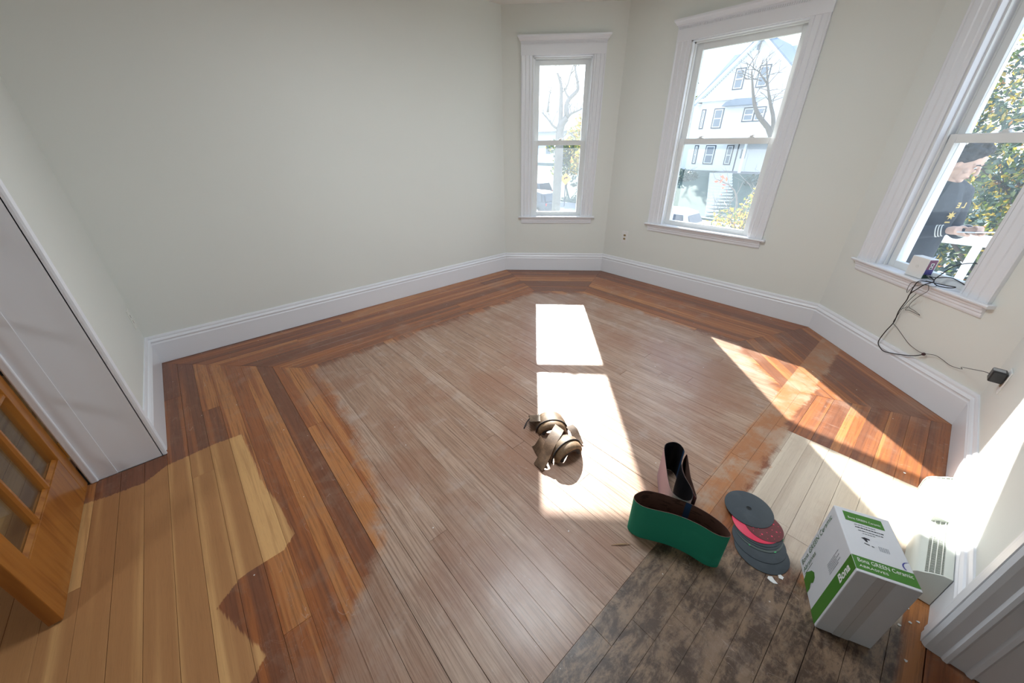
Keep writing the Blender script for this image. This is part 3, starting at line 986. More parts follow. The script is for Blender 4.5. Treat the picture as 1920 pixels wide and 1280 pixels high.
for i in range(6):
    b = .085 + i * .007
    z0 = .20; rr = random.Random(40 + i)
    while z0 < .27 + (i % 2) * .02:
        w_ = rr.uniform(.003, .010); mb.add([(-.0008, b, z0), (-.0008, b, z0 + w_), (-.0008, b + .0022, z0 + w_), (-.0008, b + .0022, z0)], [(0, 1, 2, 3)]); z0 += w_ + .002
mb.build('small_print', M_grey_ink, box)
mb = MB(frB); ar = []
for i in range(9):
    a = radians(100 + i * 14); ar.append((.165 + cos(a) * .026, .078 + sin(a) * .022))
ar = [p for p in ar if p[0] < .162]
n = len(ar)
for i in range(n - 1):
    p, q = ar[i], ar[i + 1]
    mb.add([(p[0], p[1], BXH + .0009), (q[0], q[1], BXH + .0009), (q[0] + .004, q[1], BXH + .0009), (p[0] + .004, p[1], BXH + .0009)], [(0, 1, 2, 3)])
mb.build('round_logo_arc', M_purpleink, box)

# ------------------------------------------------------------------ sanding belts
def mat_grit(name, col, var=.12, sc=700, rough=.75):
    t = NT(name); c = t.obj(); nz = t.noise(c, sc, 2, .8); nb = t.noise(c, 9, 3)
    cc = t.mix(nz, tuple(x * (1 - var) for x in col) + (1,), tuple(min(1, x * (1 + var)) for x in col) + (1,))
    cc = t.mix(t.math('MULTIPLY', t.sm(nb, .5, .8), .25), cc, tuple(min(1, x * 1.7 + .05) for x in col) + (1,))
    t.bsdf(cc, rough, 0, .3, bump=nz, bstr=.3, bdist=.0006)
    return t.mat


def mat_backing(name, col):
    t = NT(name); c = t.obj()
    nz = t.noise(t.mapv(c, (22, 22, 90)), 1, 1, .3); nb = t.noise(c, 40, 3)
    cc = t.mix(nb, tuple(x * .85 for x in col) + (1,), tuple(x * 1.15 for x in col) + (1,))
    cc = t.mix(t.math('MULTIPLY', t.sm(nz, .60, .63), .65), cc, (.03, .018, .014, 1))
    t.bsdf(cc, .5, 0, .4)
    return t.mat


M_gritgreen = mat_grit('green_grit', (.022, .30, .195))
M_gritpink = mat_grit('mauve_grit', (.40, .26, .29), .3, 500)
M_gritmar = mat_grit('maroon_grit', (.16, .05, .05))
M_backbrown = mat_backing('brown_backing', (.155, .085, .066))
M_backblack = mat_grit('black_backing', (.018, .017, .020), rough=.45)
M_bluetape = plain('blue_splice_tape', (.025, .09, .22), .35)


def belt(name, pts, z0, h, th, mo, mi_, label, group=None, seam=None, lean=(0, 0)):
    c = catmull([(x, y, 0) for x, y in pts], 6, closed=True)
    n = len(c)
    area = sum(c[i].x * c[(i + 1) % n].y - c[(i + 1) % n].x * c[i].y for i in range(n))
    if area < 0: c.reverse()
    ctr = sum(c, Vector()) / n
    root = empty(name, (ctr.x, ctr.y, z0), label, 'sanding belt', group)
    nor = []
    for i in range(n):
        t = (c[(i + 1) % n] - c[i - 1]).normalized(); nor.append(Vector((t.y, -t.x, 0)))
    def ring(off, z, k): return [c[i] + nor[i] * off + Vector((lean[0] * k, lean[1] * k, z)) for i in range(n)]
    mb = MB()
    hs = [0, .5, 1]
    O = [ring(0, z0 + h * k, k) for k in hs]; I = [ring(-th, z0 + h * k, k) for k in hs]
    mb.loft(O, caps=False); fo = mb
    fo.build('grit_face', mo, root, smooth=True, merge=False)
    mb = MB(); mb.loft(I[::-1], caps=False)
    mb.loft([O[0], I[0]], caps=False); mb.loft([I[-1], O[-1]], caps=False)
    mb.build('cloth_backing', mi_, root, smooth='auto', merge=False)
    if seam is not None:
        k0 = min(range(n), key=lambda i: (c[i] - Vector((seam[0], seam[1], 0))).length)
        mb = MB(); idx = [(k0 + j) % n for j in range(-1, 2)]
        mb.loft([[c[i] - nor[i] * (th + .0006) + Vector((0, 0, z0 + .001)) for i in idx], [c[i] - nor[i] * (th + .0006) + Vector((.0, 0, z0 + h - .001)) for i in idx]], closed=False, caps=False)
        mb.build('splice_tape', M_bluetape, root, merge=False)
    return root


gp = [(3.472, 1.660), (3.488, 1.715), (3.534, 1.751), (3.588, 1.777), (3.655, 1.803), (3.728, 1.814), (3.789, 1.809), (3.828, 1.792), (3.836, 1.768), (3.800, 1.742), (3.736, 1.733), (3.680, 1.718), (3.629, 1.695), (3.581, 1.665), (3.533, 1.638), (3.493, 1.636)]
belt('sanding_belt', gp, .001, .205, .0016, M_gritgreen, M_backbrown, 'green floor sanding belt standing on edge in front of the mauve belt', seam=(3.655, 1.803))
pp = [(3.405, 2.052), (3.418, 2.108), (3.452, 2.122), (3.492, 2.093), (3.510, 2.035), (3.530, 1.985), (3.567, 1.938), (3.617, 1.898), (3.646, 1.862), (3.650, 1.823), (3.628, 1.802), (3.583, 1.803), (3.540, 1.842), (3.465, 1.950)]
belt('sanding_belt', pp, .001, .20, .0016, M_gritpink, M_backblack, 'mauve grit sanding belt with black inside standing behind the green belt', seam=(3.495, 2.09))
mp = [(3.508, 2.092), (3.548, 2.030), (3.588, 1.966), (3.630, 1.912), (3.660, 1.872), (3.652, 1.872), (3.621, 1.903), (3.571, 1.943), (3.534, 1.989), (3.514, 2.037)]
belt('sanding_belt', mp, .001, .19, .0014, M_gritmar, M_backbrown, 'folded maroon sanding belt tucked against the right side of the mauve belt')

# ------------------------------------------------------------------ sanding discs
def disc(c, r, z, mat, label, th=.0022, hole=.0, parts=None, tilt=0):
    n = 56
    root = None
    mb = MB()
    ang = [2 * pi * i / n for i in range(n)]
    P = lambda rr, zz: [(c[0] + cos(a) * rr, c[1] + sin(a) * rr, zz) for a in ang]
    if hole:
        mb.loft([P(r, z), P(r, z + th * .8), P(r - .0008, z + th), P(hole, z + th), P(hole, z), P(r, z)], caps=False)
    else:
        mb.loft([P(r, z), P(r, z + th * .8), P(r - .0008, z + th)])
    o = mb.build('sanding_disc', mat, merge=True, smooth='auto')
    tag(o, label, 'sanding disc', 'sanding discs fanned out in a pile on the floor')
    return o


M_disc = mat_grit('charcoal_grit', (.060, .072, .085), .3, 900)
M_disc2 = mat_grit('grey_mesh_grit', (.10, .12, .12), .3, 900)
M_pink = plain('hot_pink_pad', (.80, .045, .11), .5)
M_maroon = mat_grit('maroon_disc_grit', (.15, .045, .050), .2, 900)
disc((3.936, 1.990), .106, .0015, M_disc, 'charcoal sanding disc at the very bottom of the fanned pile')
disc((3.912, 2.030), .106, .0042, M_disc, 'charcoal sanding disc second from the bottom of the fanned pile')
d3 = disc((3.896, 2.070), .098, .0069, M_disc2, 'grey mesh sanding disc with green edge marks below the black middle discs')
M_gmark = plain('green_edge_mark', (.06, .62, .18), .5)
for a, w_ in ((205, 5), (268, 3), (330, 5), (25, 4)):
    mb = MB(); pts = []
    for s_ in (-1, 1):
        for r_ in (.0955, .0990):
            aa = radians(a + s_ * w_ * .6); pts.append((3.896 + cos(aa) * r_, 2.070 + sin(aa) * r_, .0092))
    mb.add([pts[0], pts[1], pts[3], pts[2]], [(0, 1, 2, 3)])
    mb.build('edge_mark', M_gmark, d3)
disc((3.890, 2.080), .098, .0094, M_disc, 'thin dark sanding disc just above the grey mesh disc')
disc((3.884, 2.090), .098, .0120, M_disc, 'thin dark sanding disc directly below the pink disc')
disc((3.874, 2.099), .0985, .0146, M_pink, 'hot pink backing pad in the middle of the fanned pile', th=.003)
# maroon multihole disc: plate plus red dots shown through the holes
mar = disc((3.902, 2.112), .080, .0178, M_maroon, 'small maroon sanding disc with scattered pink holes on the pink pad', th=.0016)
mb = MB()
for (rr, k, sz) in ((.034, 6, .0022), (.052, 8, .0036), (.066, 14, .0017)):
    for i in range(k):
        a = 2 * pi * (i + .3 * (rr > .055)) / k + .2
        cx, cy = 3.902 + cos(a) * rr, 2.112 + sin(a) * rr
        mb.add([(cx + cos(q) * sz, cy + sin(q) * sz, .01962) for q in [2 * pi * j / 8 for j in range(8)]], [list(range(8))])
o = mb.build('holes', M_pink, mar); o['kind'] = 'stuff'
disc((3.822, 2.160), .105, .0200, M_disc, 'large charcoal sanding disc with centre hole on top of the pile', th=.0025, hole=.0115)
top_ = [o for o in COL.objects if o.name.startswith('sanding_disc')][-1]
MB().add([(3.822 + cos(q) * .0118, 2.160 + sin(q) * .0118, .0204) for q in [2 * pi * j / 20 for j in range(20)]], [list(range(20))]).build('centre_hole', M_black, top_)

# ------------------------------------------------------------------ knee pads
def mat_leather(name, a, b, sc=60):
    t = NT(name); c = t.obj()
    n1 = t.noise(c, 30, 5, .7); n2 = t.noise(c, 240, 3)
    col = t.mix(t.sm(n1, .35, .7), a, b)
    col = t.mix(t.math('MULTIPLY', t.sm(n2, .58, .7), .3), col, (.26, .19, .13, 1))
    t.bsdf(col, .55, 0, .4, bump=n2, bstr=.25, bdist=.001)
    return t.mat


M_lea = mat_leather('worn_brown_leather', (.070, .036, .018, 1), (.13, .072, .038, 1))
M_lea2 = mat_leather('dusty_grey_leather', (.090, .054, .030, 1), (.19, .125, .075, 1))
M_pad = mat_leather('shiny_tan_vinyl', (.16, .095, .05, 1), (.26, .17, .10, 1))
M_edge = plain('dark_felt', (.035, .032, .035), .8)


def knee_pad(c, ax, w, h, back, label, rz=0.0):
    ax = Vector((*ax, 0)).normalized(); lt = Vector((-ax.y, ax.x, 0))
    c = Vector((*c, .002))
    root = empty('knee_pad', c, label, 'knee pad', 'pair of knee pads in the sun patch')
    def arch(t, sc, y):
        """t 0..1 across, sc scale, y distance back"""
        a = pi * t
        return c - ax * y + lt * (cos(a) * w / 2 * sc) + Vector((0, 0, (sin(a) ** .85) * h * sc))
    n = 18
    # shell: leather band arching over
    rings = []
    prof = [(0, 1.0), (.03, 1.02), (back * .5, .98), (back * .85, .90), (back, .80)]
    for y, sc in prof: rings.append([arch(i / n, sc, y) for i in range(n + 1)])
    mb = MB()
    inner = [[c - ax * y + lt * (cos(pi * i / n) * (w / 2 * sc - .005)) + Vector((0, 0, max(0, sin(pi * i / n) ** .85 * h * sc - .005))) for i in range(n + 1)] for y, sc in prof]
    for k in range(len(prof)): rings[k] = rings[k] + inner[k][::-1]
    mb.loft(rings); mb.build('leather_shell', M_lea2, root, smooth='auto')
    # front rim binding
    mb = MB(); mb.tube([arch(i / n, 1.025, -.001) for i in range(n + 1)], .0035, 6); mb.build('edge_binding', M_edge, root, smooth=True)
    # crescent cushion
    rings = []
    for i in range(n + 1):
        t = i / n; fat = sin(pi * t) ** .6
        r = .006 + .024 * fat
        p = arch(t, .84 - .06 * fat, -.012)
        a = pi * t
        up = (lt * cos(a) + Vector((0, 0, sin(a)))).normalized()
        rings.append([p + (up * cos(2 * pi * j / 12) * r * .72 + ax * sin(2 * pi * j / 12) * (r * .95 + .010)) for j in range(12)])
    for r_ in rings:
        for p in r_:
            if p.z < .003: p.z = .003
    mb = MB(); mb.loft(rings); mb.build('cushion', M_pad, root, smooth=True)
    # felt underside strip of the cushion
    mb = MB(); mb.tube([arch(i / n, .60, -.034) for i in range(1, n)], .010, 8)
    mb.build('felt_lining', M_edge, root, smooth=True)
    return root


def ribbon(name, pts, wv, w, th, mat, parent):
    cs = catmull(pts, 6); wv = Vector(wv).normalized(); rings = []
    for i, p in enumerate(cs):
        t = (cs[min(i + 1, len(cs) - 1)] - cs[max(i - 1, 0)]).normalized(); nn = t.cross(wv).normalized()
        rings.append([p + wv * w / 2 + nn * th / 2, p - wv * w / 2 + nn * th / 2, p - wv * w / 2 - nn * th / 2, p + wv * w / 2 - nn * th / 2])
    return MB().loft(rings).build(name, mat, parent, smooth='auto')


k1 = knee_pad((2.790, 1.858), (.8, -.6), .195, .092, .11, 'worn tan knee pad lying behind its twin, outside the pair')
k2 = knee_pad((2.985, 1.775), (.985, -.17), .205, .108, .075, 'worn tan knee pad lying in front, with a strap flap on the floor')
ribbon('strap', [(2.87, 1.835, .100), (2.895, 1.78, .108), (2.915, 1.71, .088), (2.933, 1.65, .048), (2.943, 1.585, .006)], (.93, -.05, .0), .072, .005, M_lea, k2)
ribbon('strap', [(2.86, 1.94, .045), (2.90, 1.935, .040), (2.945, 1.915, .020), (2.985, 1.895, .005)], (.35, .9, .1), .05, .004, M_lea, k1)
ribbon('strap', [(2.72, 1.80, .070), (2.665, 1.842, .060), (2.640, 1.862, .030), (2.655, 1.872, .006)], (.6, .8, 0), .09, .004, M_lea2, k1)
MB().tube(catmull([(2.655, 1.745, .004), (2.635, 1.79, .02), (2.632, 1.835, .03), (2.645, 1.885, .012)], 5), .004, 6).build('edge_binding', M_edge, k1, smooth=True)
ribbon('side_flap', [(2.86, 1.715, .060), (2.865, 1.690, .045), (2.862, 1.665, .018), (2.85, 1.655, .004)], (.85, -.35, .0), .10, .005, M_lea, k2)
MB().ell((2.655, 1.885, .038), (.010, .010, .004), 10, 6).build('rivet', M_metal, k1, smooth=True)

# ------------------------------------------------------------------ debris
M_splint = plain('raw_splinter', (.42, .27, .14), .7)
M_flake = plain('paint_flake', (.80, .80, .79), .6)
def splinter(a, b, label):
    a, b = Vector(a), Vector(b); m = (a + b) / 2 + Vector((.004, .004, .004))
    o = MB().tube([a, a.lerp(m, .6), m, b], [.0008, .0026, .0030, .0006], 5).build('wood_splinter', M_splint); tag(o, label, 'splinter')
splinter((3.480, 1.515, .003), (3.537, 1.585, .003), 'thin pale wood splinter on the floor left of the green belt')
splinter((1.05, 3.965, .003), (1.17, 4.012, .003), 'brown wood splinter on the floor near the narrow bay wall')
def flake(x, y, r, label, grp=None, seed=0):
    rr = random.Random(seed); n = 7
    c = [(x + cos(2 * pi * i / n) * r * rr.uniform(.5, 1.3), y + sin(2 * pi * i / n) * r * rr.uniform(.5, 1.1)) for i in range(n)]
    o = MB().loft([[(a, b, .0008) for a, b in c], [(a, b, .0024 + rr.uniform(0, .001)) for a, b in c]]).build('plaster_flake', M_flake); tag(o, label, 'flake', grp)
flake(4.030, 1.925, .014, 'white plaster flake nearest the box, left of its lower corner', seed=1)
flake(4.010, 1.885, .017, 'white plaster flake in front of the sanding discs', seed=2)
for i, (x, y) in enumerate([(4.392, 2.160), (4.405, 2.10), (4.38, 2.06), (4.425, 2.125), (4.41, 1.93), (4.40, 1.78), (4.34, 1.72), (4.30, 3.05)]):
    flake(x, y, .006, 'tiny white plaster crumb on the floor near the heater end', 'plaster crumbs by the heater', seed=10 + i)

# ------------------------------------------------------------------ modem and cables on the right window stool
mo = [Vector((3.902, 4.357, 0)), Vector((3.992, 4.272, 0)), Vector((4.035, 4.318, 0)), Vector((3.945, 4.403, 0))]
mz0, mz1 = ZS + .002, ZS + .140
mod = empty('modem', (3.968, 4.337, mz0), 'white box modem standing on the right window sill', 'modem')
MB().loft([[p + Vector((0, 0, mz0)) for p in mo], [p + Vector((0, 0, mz1)) for p in mo]]).build('case', M_whitep, mod, bevel=.004)


def mat_port():
    t = NT('port_panel_print'); g = t.n('ShaderNodeNewGeometry'); sp = t.n('ShaderNodeSeparateXYZ'); t.put(sp.inputs[0], t.obj())
    r = t.n('ShaderNodeValToRGB'); t.put(r.inputs[0], t.math('DIVIDE', sp.outputs[2], .13))
    cr = r.color_ramp; cr.interpolation = 'CONSTANT'
    cr.elements[0].position = 0; cr.elements[0].color = (.004, .03, .02, 1)
    cr.elements[1].position = .22; cr.elements[1].color = (.03, .02, .16, 1)
    e_ = cr.elements.new(.48); e_.color = (.17, .03, .09, 1)
    t.bsdf(r.outputs[0], .4); return t.mat


dn = (mo[1] - mo[0]).normalized()                       # outward of the port side
ds = (mo[2] - mo[1]).normalized()                       # along the port side
frM = lambda a, k, z: mo[1] + ds * a + dn * k + Vector((0, 0, mz0 + z))
MB(frM).box((.005, -.001, .005), (.058, .0006, .133)).build('port_panel', mat_port(), mod)
for z in (.070, .093):
    p_ = MB(frM).box((.022, .0004, z), (.042, .0016, z + .018)).build('port', M_whitep, mod)
    MB(frM).box((.026, .0014, z + .003), (.038, .0020, z + .014)).build('port_opening', M_black, p_)
MB(frM).tube([(.030, 0, .028), (.030, .010, .028)], .006, 10).build('coax_connector', M_metal, mod, smooth='auto')
MB(frM).tube([(.030, .009, .028), (.030, .024, .026)], .0075, 10).build('coax_nut', M_metal, mod, smooth='auto')
dn2 = Vector((-ds.x, -ds.y, 0)) * 1.0
ctr = (mo[0] + mo[1]) / 2 + Vector((0, 0, mz0 + .075)) - ds * .0006
MB().tube([ctr + ds * .0004, ctr - ds * .0006], .011, 20).build('round_emblem', plain('pale_emblem', (.74, .74, .72), .5), mod)

frR = frame('R')
def cable(name, pts, r, parent, mat=M_black, n=7):
    return MB().tube(catmull(pts, n), r, 6).build(name, mat, parent, smooth=True)


cz = frM(.030, .024, .026)
cx_ = empty('coax_cable', cz, 'thick black cable looping from the modem over the sill and down the wall', 'cable')
ad = empty('power_adapter', (4.44, 3.533, .455), 'black plug charger with thin cord in the low corner socket', 'charger')
main = [(.86, .058, .735), (.835, .058, .70), (.80, .056, .645), (.78, .036, .59), (.757, .026, .50), (.762, .024, .41), (.742, .028, .32), (.738, .036, .232), (.776, .036, .197), (.835, .036, .193), (.989, .026, .253), (1.059, .022, .305)]
cable('hanging_loop', [cz, frR(.885, .035, .768)] + [frR(*p) for p in main], .0034, cx_)
thin = [(.762, .027, .405), (.80, .024, .385), (.846, .02, .359), (.929, .02, .321), (.996, .02, .307), (1.057, .028, .312), (1.119, .02, .334), (1.172, .02, .332), (1.234, .02, .323), (1.30, .026, .340)]
cable('cord', [frR(.835, .052, .66), frR(.79, .04, .56), frR(.765, .028, .46)] + [frR(*p) for p in thin] + [Vector((4.345, 3.83, .372)), Vector((4.365, 3.70, .425)), Vector((4.395, 3.57, .478)), Vector((4.412, 3.535, .488))], .0017, ad)
cable('spare_loop', [frR(*p) for p in [(.885, .056, .742), (.900, .056, .705), (.850, .042, .645), (.810, .026, .585), (.805, .02, .548), (.854, .02, .540), (.900, .02, .527), (.821, .02, .528), (.790, .02, .520), (.796, .02, .546), (.752, .02, .506)]], .0015, ad)
cable('arched_loop', [frR(*p) for p in [(1.045, -.05, .915), (.985, -.03, .920), (.915, -.01, .883), (.872, 0, .812), (.868, .02, .768), (.915, .035, .750), (.985, .03, .758), (1.020, .03, .775), (.97, .03, .768), (.87, .04, .756), (.815, .056, .745), (.80, .057, .70), (.80, .056, .64)]], .0030, cx_)
cable('sill_run', [cz + Vector((0, 0, .0)), frR(.86, .0, .785), frR(.90, -.035, .800), frR(.96, -.045, .790), frR(1.02, -.05, .772)], .0030, cx_)
cable('coil', [frR(*p) for p in [(.83, .057, .74), (.775, .058, .722), (.762, .054, .68), (.772, .052, .645), (.80, .058, .70), (.86, .06, .735), (.91, .058, .74), (.93, .052, .752), (.90, .052, .765), (.85, .052, .760)]], .0016, ad)
o = MB().ell(frR(1.059, .024, .307), (.011, .009, .011), 10, 8).build('cable_clip', plain('dark_red_clip', (.05, .015, .02), .4), smooth=True)
tag(o, 'small round dark clip joining the two black cables on the wall', 'clip')
MB().box((4.412, 3.500, .457), (4.464, 3.566, .520)).build('case', M_blackp, ad, bevel=.006)
MB().box((4.4115, 3.515, .5197), (4.455, 3.550, .5205)).build('rating_label', plain('grey_label', (.35, .36, .38), .5), ad)

#@@EXT
# ------------------------------------------------------------------ outside: ground, street, bank
M_grass = plain('dull_grass', (.10, .13, .07), .9, var=.4, vscale=3)
M_bank = plain('dark_ivy_bank', (.045, .075, .060), .9, var=.4, vscale=2)  # dark blue-green base colour for the whole bank
M_road = plain('pale_asphalt', (.22, .22, .23), .85, var=.12, vscale=2)
M_walk = plain('concrete_walk', (.50, .50, .49), .85)
M_bark = plain('grey_bark', (.20, .18, .17), .9, var=.25, vscale=12)
M_barkd = plain('dark_bark', (.10, .08, .07), .9, var=.25, vscale=12)
ZG = -3.1
prof = [(5.0, -1.2), (8.5, -1.3), (13.0, -2.8), (15.5, ZG)]
mb = MB(); mb.loft([[(-60, y, z), (60, y, z)] for y, z in prof], closed=False, caps=False)
tag(mb.build('front_yard', M_grass), 'sloping grass yard between the porch and the street', 'lawn', kind='structure')
mb = MB(); mb.box((-60, 15.5, ZG - .1), (60, 17.0, ZG + .02)); tag(mb.build('sidewalk', M_walk), 'pale concrete sidewalk on the near side of the street', 'sidewalk', kind='structure')
mb = MB(); mb.box((-60, 17.0, ZG - .2), (60, 28.0, ZG - .06)); tag(mb.build('street', M_road), 'bright asphalt street in front of the houses', 'street', kind='structure')
mb = MB(); mb.loft([[(-60, y, z), (60, y, z)] for y, z in [(28, ZG - .06), (28.01, ZG + .04), (28.6, ZG + .08), (36.5, -.80), (70, -.75)]], closed=False, caps=False)
tag(mb.build('bank', M_bank), 'grass bank rising from the street to the white house', 'lawn', kind='structure')

# ------------------------------------------------------------------ porch with rail
M_porch = plain('grey_porch_paint', (.33, .36, .38), .6)
pf = empty('porch', (5.6, 5.6, -.12), 'painted porch floor with square posts outside the right window', 'porch', kind='structure')
# porch deck hugs the bay: boards along x
for k in range(14):
    y = 4.62 + k * .083
    x0 = max(3.75, 3.62 + (5.0 - y) * .9) if y < 5.0 else 3.62
    MB().box((max(x0, 3.75), y, -.15), (7.4, y + .080, -.12)).build('plank', M_porch, pf)
MB().box((3.70, 4.70, -1.25), (3.76, 5.80, -.15)).box((3.70, 5.74, -1.25), (7.4, 5.80, -.15)).build('skirt_board', M_trim, pf)
rl = empty('porch_railing', (5.4, 5.62, -.12), 'white porch railing with thick top rail behind the person', 'railing')
MB().box((3.74, 5.57, .790), (7.4, 5.67, .875)).build('top_rail', M_trim, rl, bevel=.012)
MB().box((3.74, 5.59, -.02), (7.4, 5.65, .05)).build('bottom_rail', M_trim, rl, bevel=.005)
for k in range(10):
    x = 3.86 + k * .37
    MB().box((x - .028, 5.595, .05), (x + .028, 5.645, .79)).build('baluster', M_trim, rl)

# ------------------------------------------------------------------ white house over the street
M_siding = plain('white_siding', (.74, .77, .82), .7, var=.03)
M_htrim = plain('black_window_trim', (.05, .06, .08), .6)
M_roof = plain('slate_grey_roof', (.20, .24, .30), .85, var=.2, vscale=2)
M_hglass = plain('house_glass', (.16, .20, .25), .15)
hs = empty('white_house', (-10.4, 44, -.8), 'tall white gabled house across the street seen through the wide window', 'house')
YF = 40.0
MB().box((-14.45, YF, -.9), (-6.5, 52, 5.05)).build('wall', M_siding, hs)
MB().loft([[(-14.45, YF, 5.0), (-6.5, YF, 5.0), (-10.47, YF, 8.75)], [(-14.45, 46, 5.0), (-6.5, 46, 5.0), (-10.47, 46, 8.75)]]).build('gable_wall', M_siding, hs)
mb = MB()
for i in range(70):
    z = -.75 + i * .135
    hw = 3.97 if z < 5 else 3.97 * (1 - (z - 5) / 3.75)
    if hw < .1: break
    mb.add([(-10.47 - hw, YF - .02, z), (-10.47 + hw, YF - .02, z), (-10.47 + hw, YF - .002, z + .13), (-10.47 - hw, YF - .002, z + .13)], [(0, 1, 2, 3)])
    mb.add([(-10.47 - hw, YF - .02, z), (-10.47 + hw, YF - .02, z), (-10.47 + hw, YF, z), (-10.47 - hw, YF, z)], [(0, 1, 2, 3)])
o = mb.build('clapboards', M_siding, hs, merge=False); o['kind'] = 'stuff'
def slab(p, q, y0, y1, th, nm, mat):
    (x0, z0), (x1, z1) = p, q
    d = Vector((x1 - x0, z1 - z0)).normalized(); n = Vector((-d.y, d.x)) * th
    return MB().loft([[(x0, y, z0), (x1, y, z1), (x1 + n.x, y, z1 + n.y), (x0 + n.x, y, z0 + n.y)] for y in (y0, y1)]).build(nm, mat, hs)
slab((-15.0, 4.75), (-10.47, 8.98), YF - .5, 46, .18, 'roof', M_roof)
slab((-10.47, 8.98), (-5.95, 4.75), YF - .5, 46, .18, 'roof', M_roof)
slab((-15.0, 4.55), (-10.47, 8.78), YF - .52, YF - .05, .22, 'rake_board', M_siding)
slab((-10.47, 8.78), (-5.95, 4.55), YF - .52, YF - .05, .22, 'rake_board', M_siding)
MB().loft([[(-15.6, 41.0, 5.1), (-15.6, 51, 5.1), (-15.0, 46, 9.0)], [(-6.2, 41.0, 5.1), (-6.2, 51, 5.1), (-8.9, 46, 9.0)]]).build('cross_roof', M_roof, hs)
MB().box((-14.9, YF - .35, 4.80), (-6.1, YF, 5.05)).build('cornice', M_siding, hs)
MB().box((-15.7, YF + .5, -.9), (-14.4, 48, 4.7)).build('wall', M_siding, hs)
def hwin(x0, x1, z0, z1):
    f = MB().box((x0 - .09, YF - .06, z0 - .09), (x1 + .09, YF - .02, z1 + .09)).build('window_frame', M_htrim, hs)
    MB().box((x0, YF - .075, z0), (x1, YF - .055, z1)).build('sash', M_siding, f)
    zm = (z0 + z1) / 2
    MB().box((x0 + .07, YF - .085, zm + .04), (x1 - .07, YF - .070, z1 - .07)).build('pane', M_hglass, f)
    MB().box((x0 + .07, YF - .085, z0 + .07), (x1 - .07, YF - .070, zm - .04)).build('pane', M_hglass, f)
for q in [(-12.0, -11.35, 5.6, 6.95), (-10.18, -9.50, 5.6, 6.95), (-13.10, -12.40, 2.76, 4.16), (-14.2, -14.0, 2.76, 4.16), (-10.6, -9.86, 3.18, 4.08), (-9.72, -9.05, 3.18, 4.08), (-13.15, -12.40, -.18, 1.26), (-11.26, -10.83, -.18, 1.26), (-14.2, -14.0, -.18, 1.26), (-7.9, -7.2, .2, 1.26), (-7.9, -7.2, 2.9, 4.16)]:
    hwin(*q)
MB().box((-10.86, YF - .05, 8.10), (-10.62, YF - .02, 8.55)).build('vent', M_hglass, hs)
n_ = 14
MB().loft([[(-12.3, YF - .9, 4.32), (-12.0, YF - .9, 4.62), (-11.3, YF - .9, 4.80), (-10.2, YF - .9, 4.78), (-9.7, YF - .9, 4.32)], [(-12.3, YF, 4.32), (-12.0, YF, 4.68), (-11.3, YF, 4.88), (-10.2, YF, 4.86), (-9.7, YF, 4.32)]]).build('hood', M_roof, hs)
# porch, door, columns, steps
MB().box((-11.3, 37.6, 1.60), (-6.3, YF, 1.95)).build('porch_roof', M_siding, hs)
MB().box((-11.0, 37.7, -.95), (-6.3, YF, -.75)).build('porch_floor', M_road, hs)
for x in (-9.1, -6.6):
    MB().tube([(x, 37.95, -.75), (x, 37.95, 1.6)], [.13, .10], 12).build('column', M_siding, hs, smooth='auto')
dd = MB().box((-10.30, YF - .07, -.75), (-9.45, YF - .02, 1.30)).build('door', M_siding, hs)
MB().box((-10.05, YF - .09, .28), (-9.62, YF - .065, 1.0)).build('pane', M_hglass, dd)
MB().box((-10.42, YF - .06, -.75), (-10.32, YF - .02, 1.42)).build('door_frame', M_htrim, hs)
st = empty('front_steps', (-8.6, 32, -3.0), 'grey concrete steps climbing the bank to the white house', 'steps')
sdir = Vector((-.42, .908, 0)); slat = Vector((.908, .42, 0))
for k in range(14):
    c0 = Vector((-6.55, 29.0, 0)) + sdir * (k * .58); z = -2.86 + k * .165
    frS = lambda a, b, c: c0 + slat * a + sdir * b + Vector((0, 0, c))
    MB(frS).box((-.85, 0, z - .5), (.85, .60, z)).build('step', M_walk, st)

# second house seen by the narrow window, mostly hidden by trees
h2 = empty('pale_house', (-34, 46, -1), 'pale house far behind the trees seen through the narrow window', 'house')
MB().box((-40, 42, -3), (-28, 50, 3.0)).build('wall', M_siding, h2)
MB().loft([[(-41, 41, 3.0), (-41, 51, 3.0), (-41, 46, 6.4)], [(-27, 41, 3.0), (-27, 51, 3.0), (-27, 46, 6.4)]]).build('roof', M_roof, h2)
YF = 42
for x in (-38.5, -36, -33, -30.5):
    f = MB().box((x, 41.9, .3), (x + 1.0, 41.98, 1.9)).build('window_frame', M_siding, h2)
    MB().box((x + .08, 41.86, .38), (x + .92, 41.92, 1.82)).build('pane', M_hglass, f)

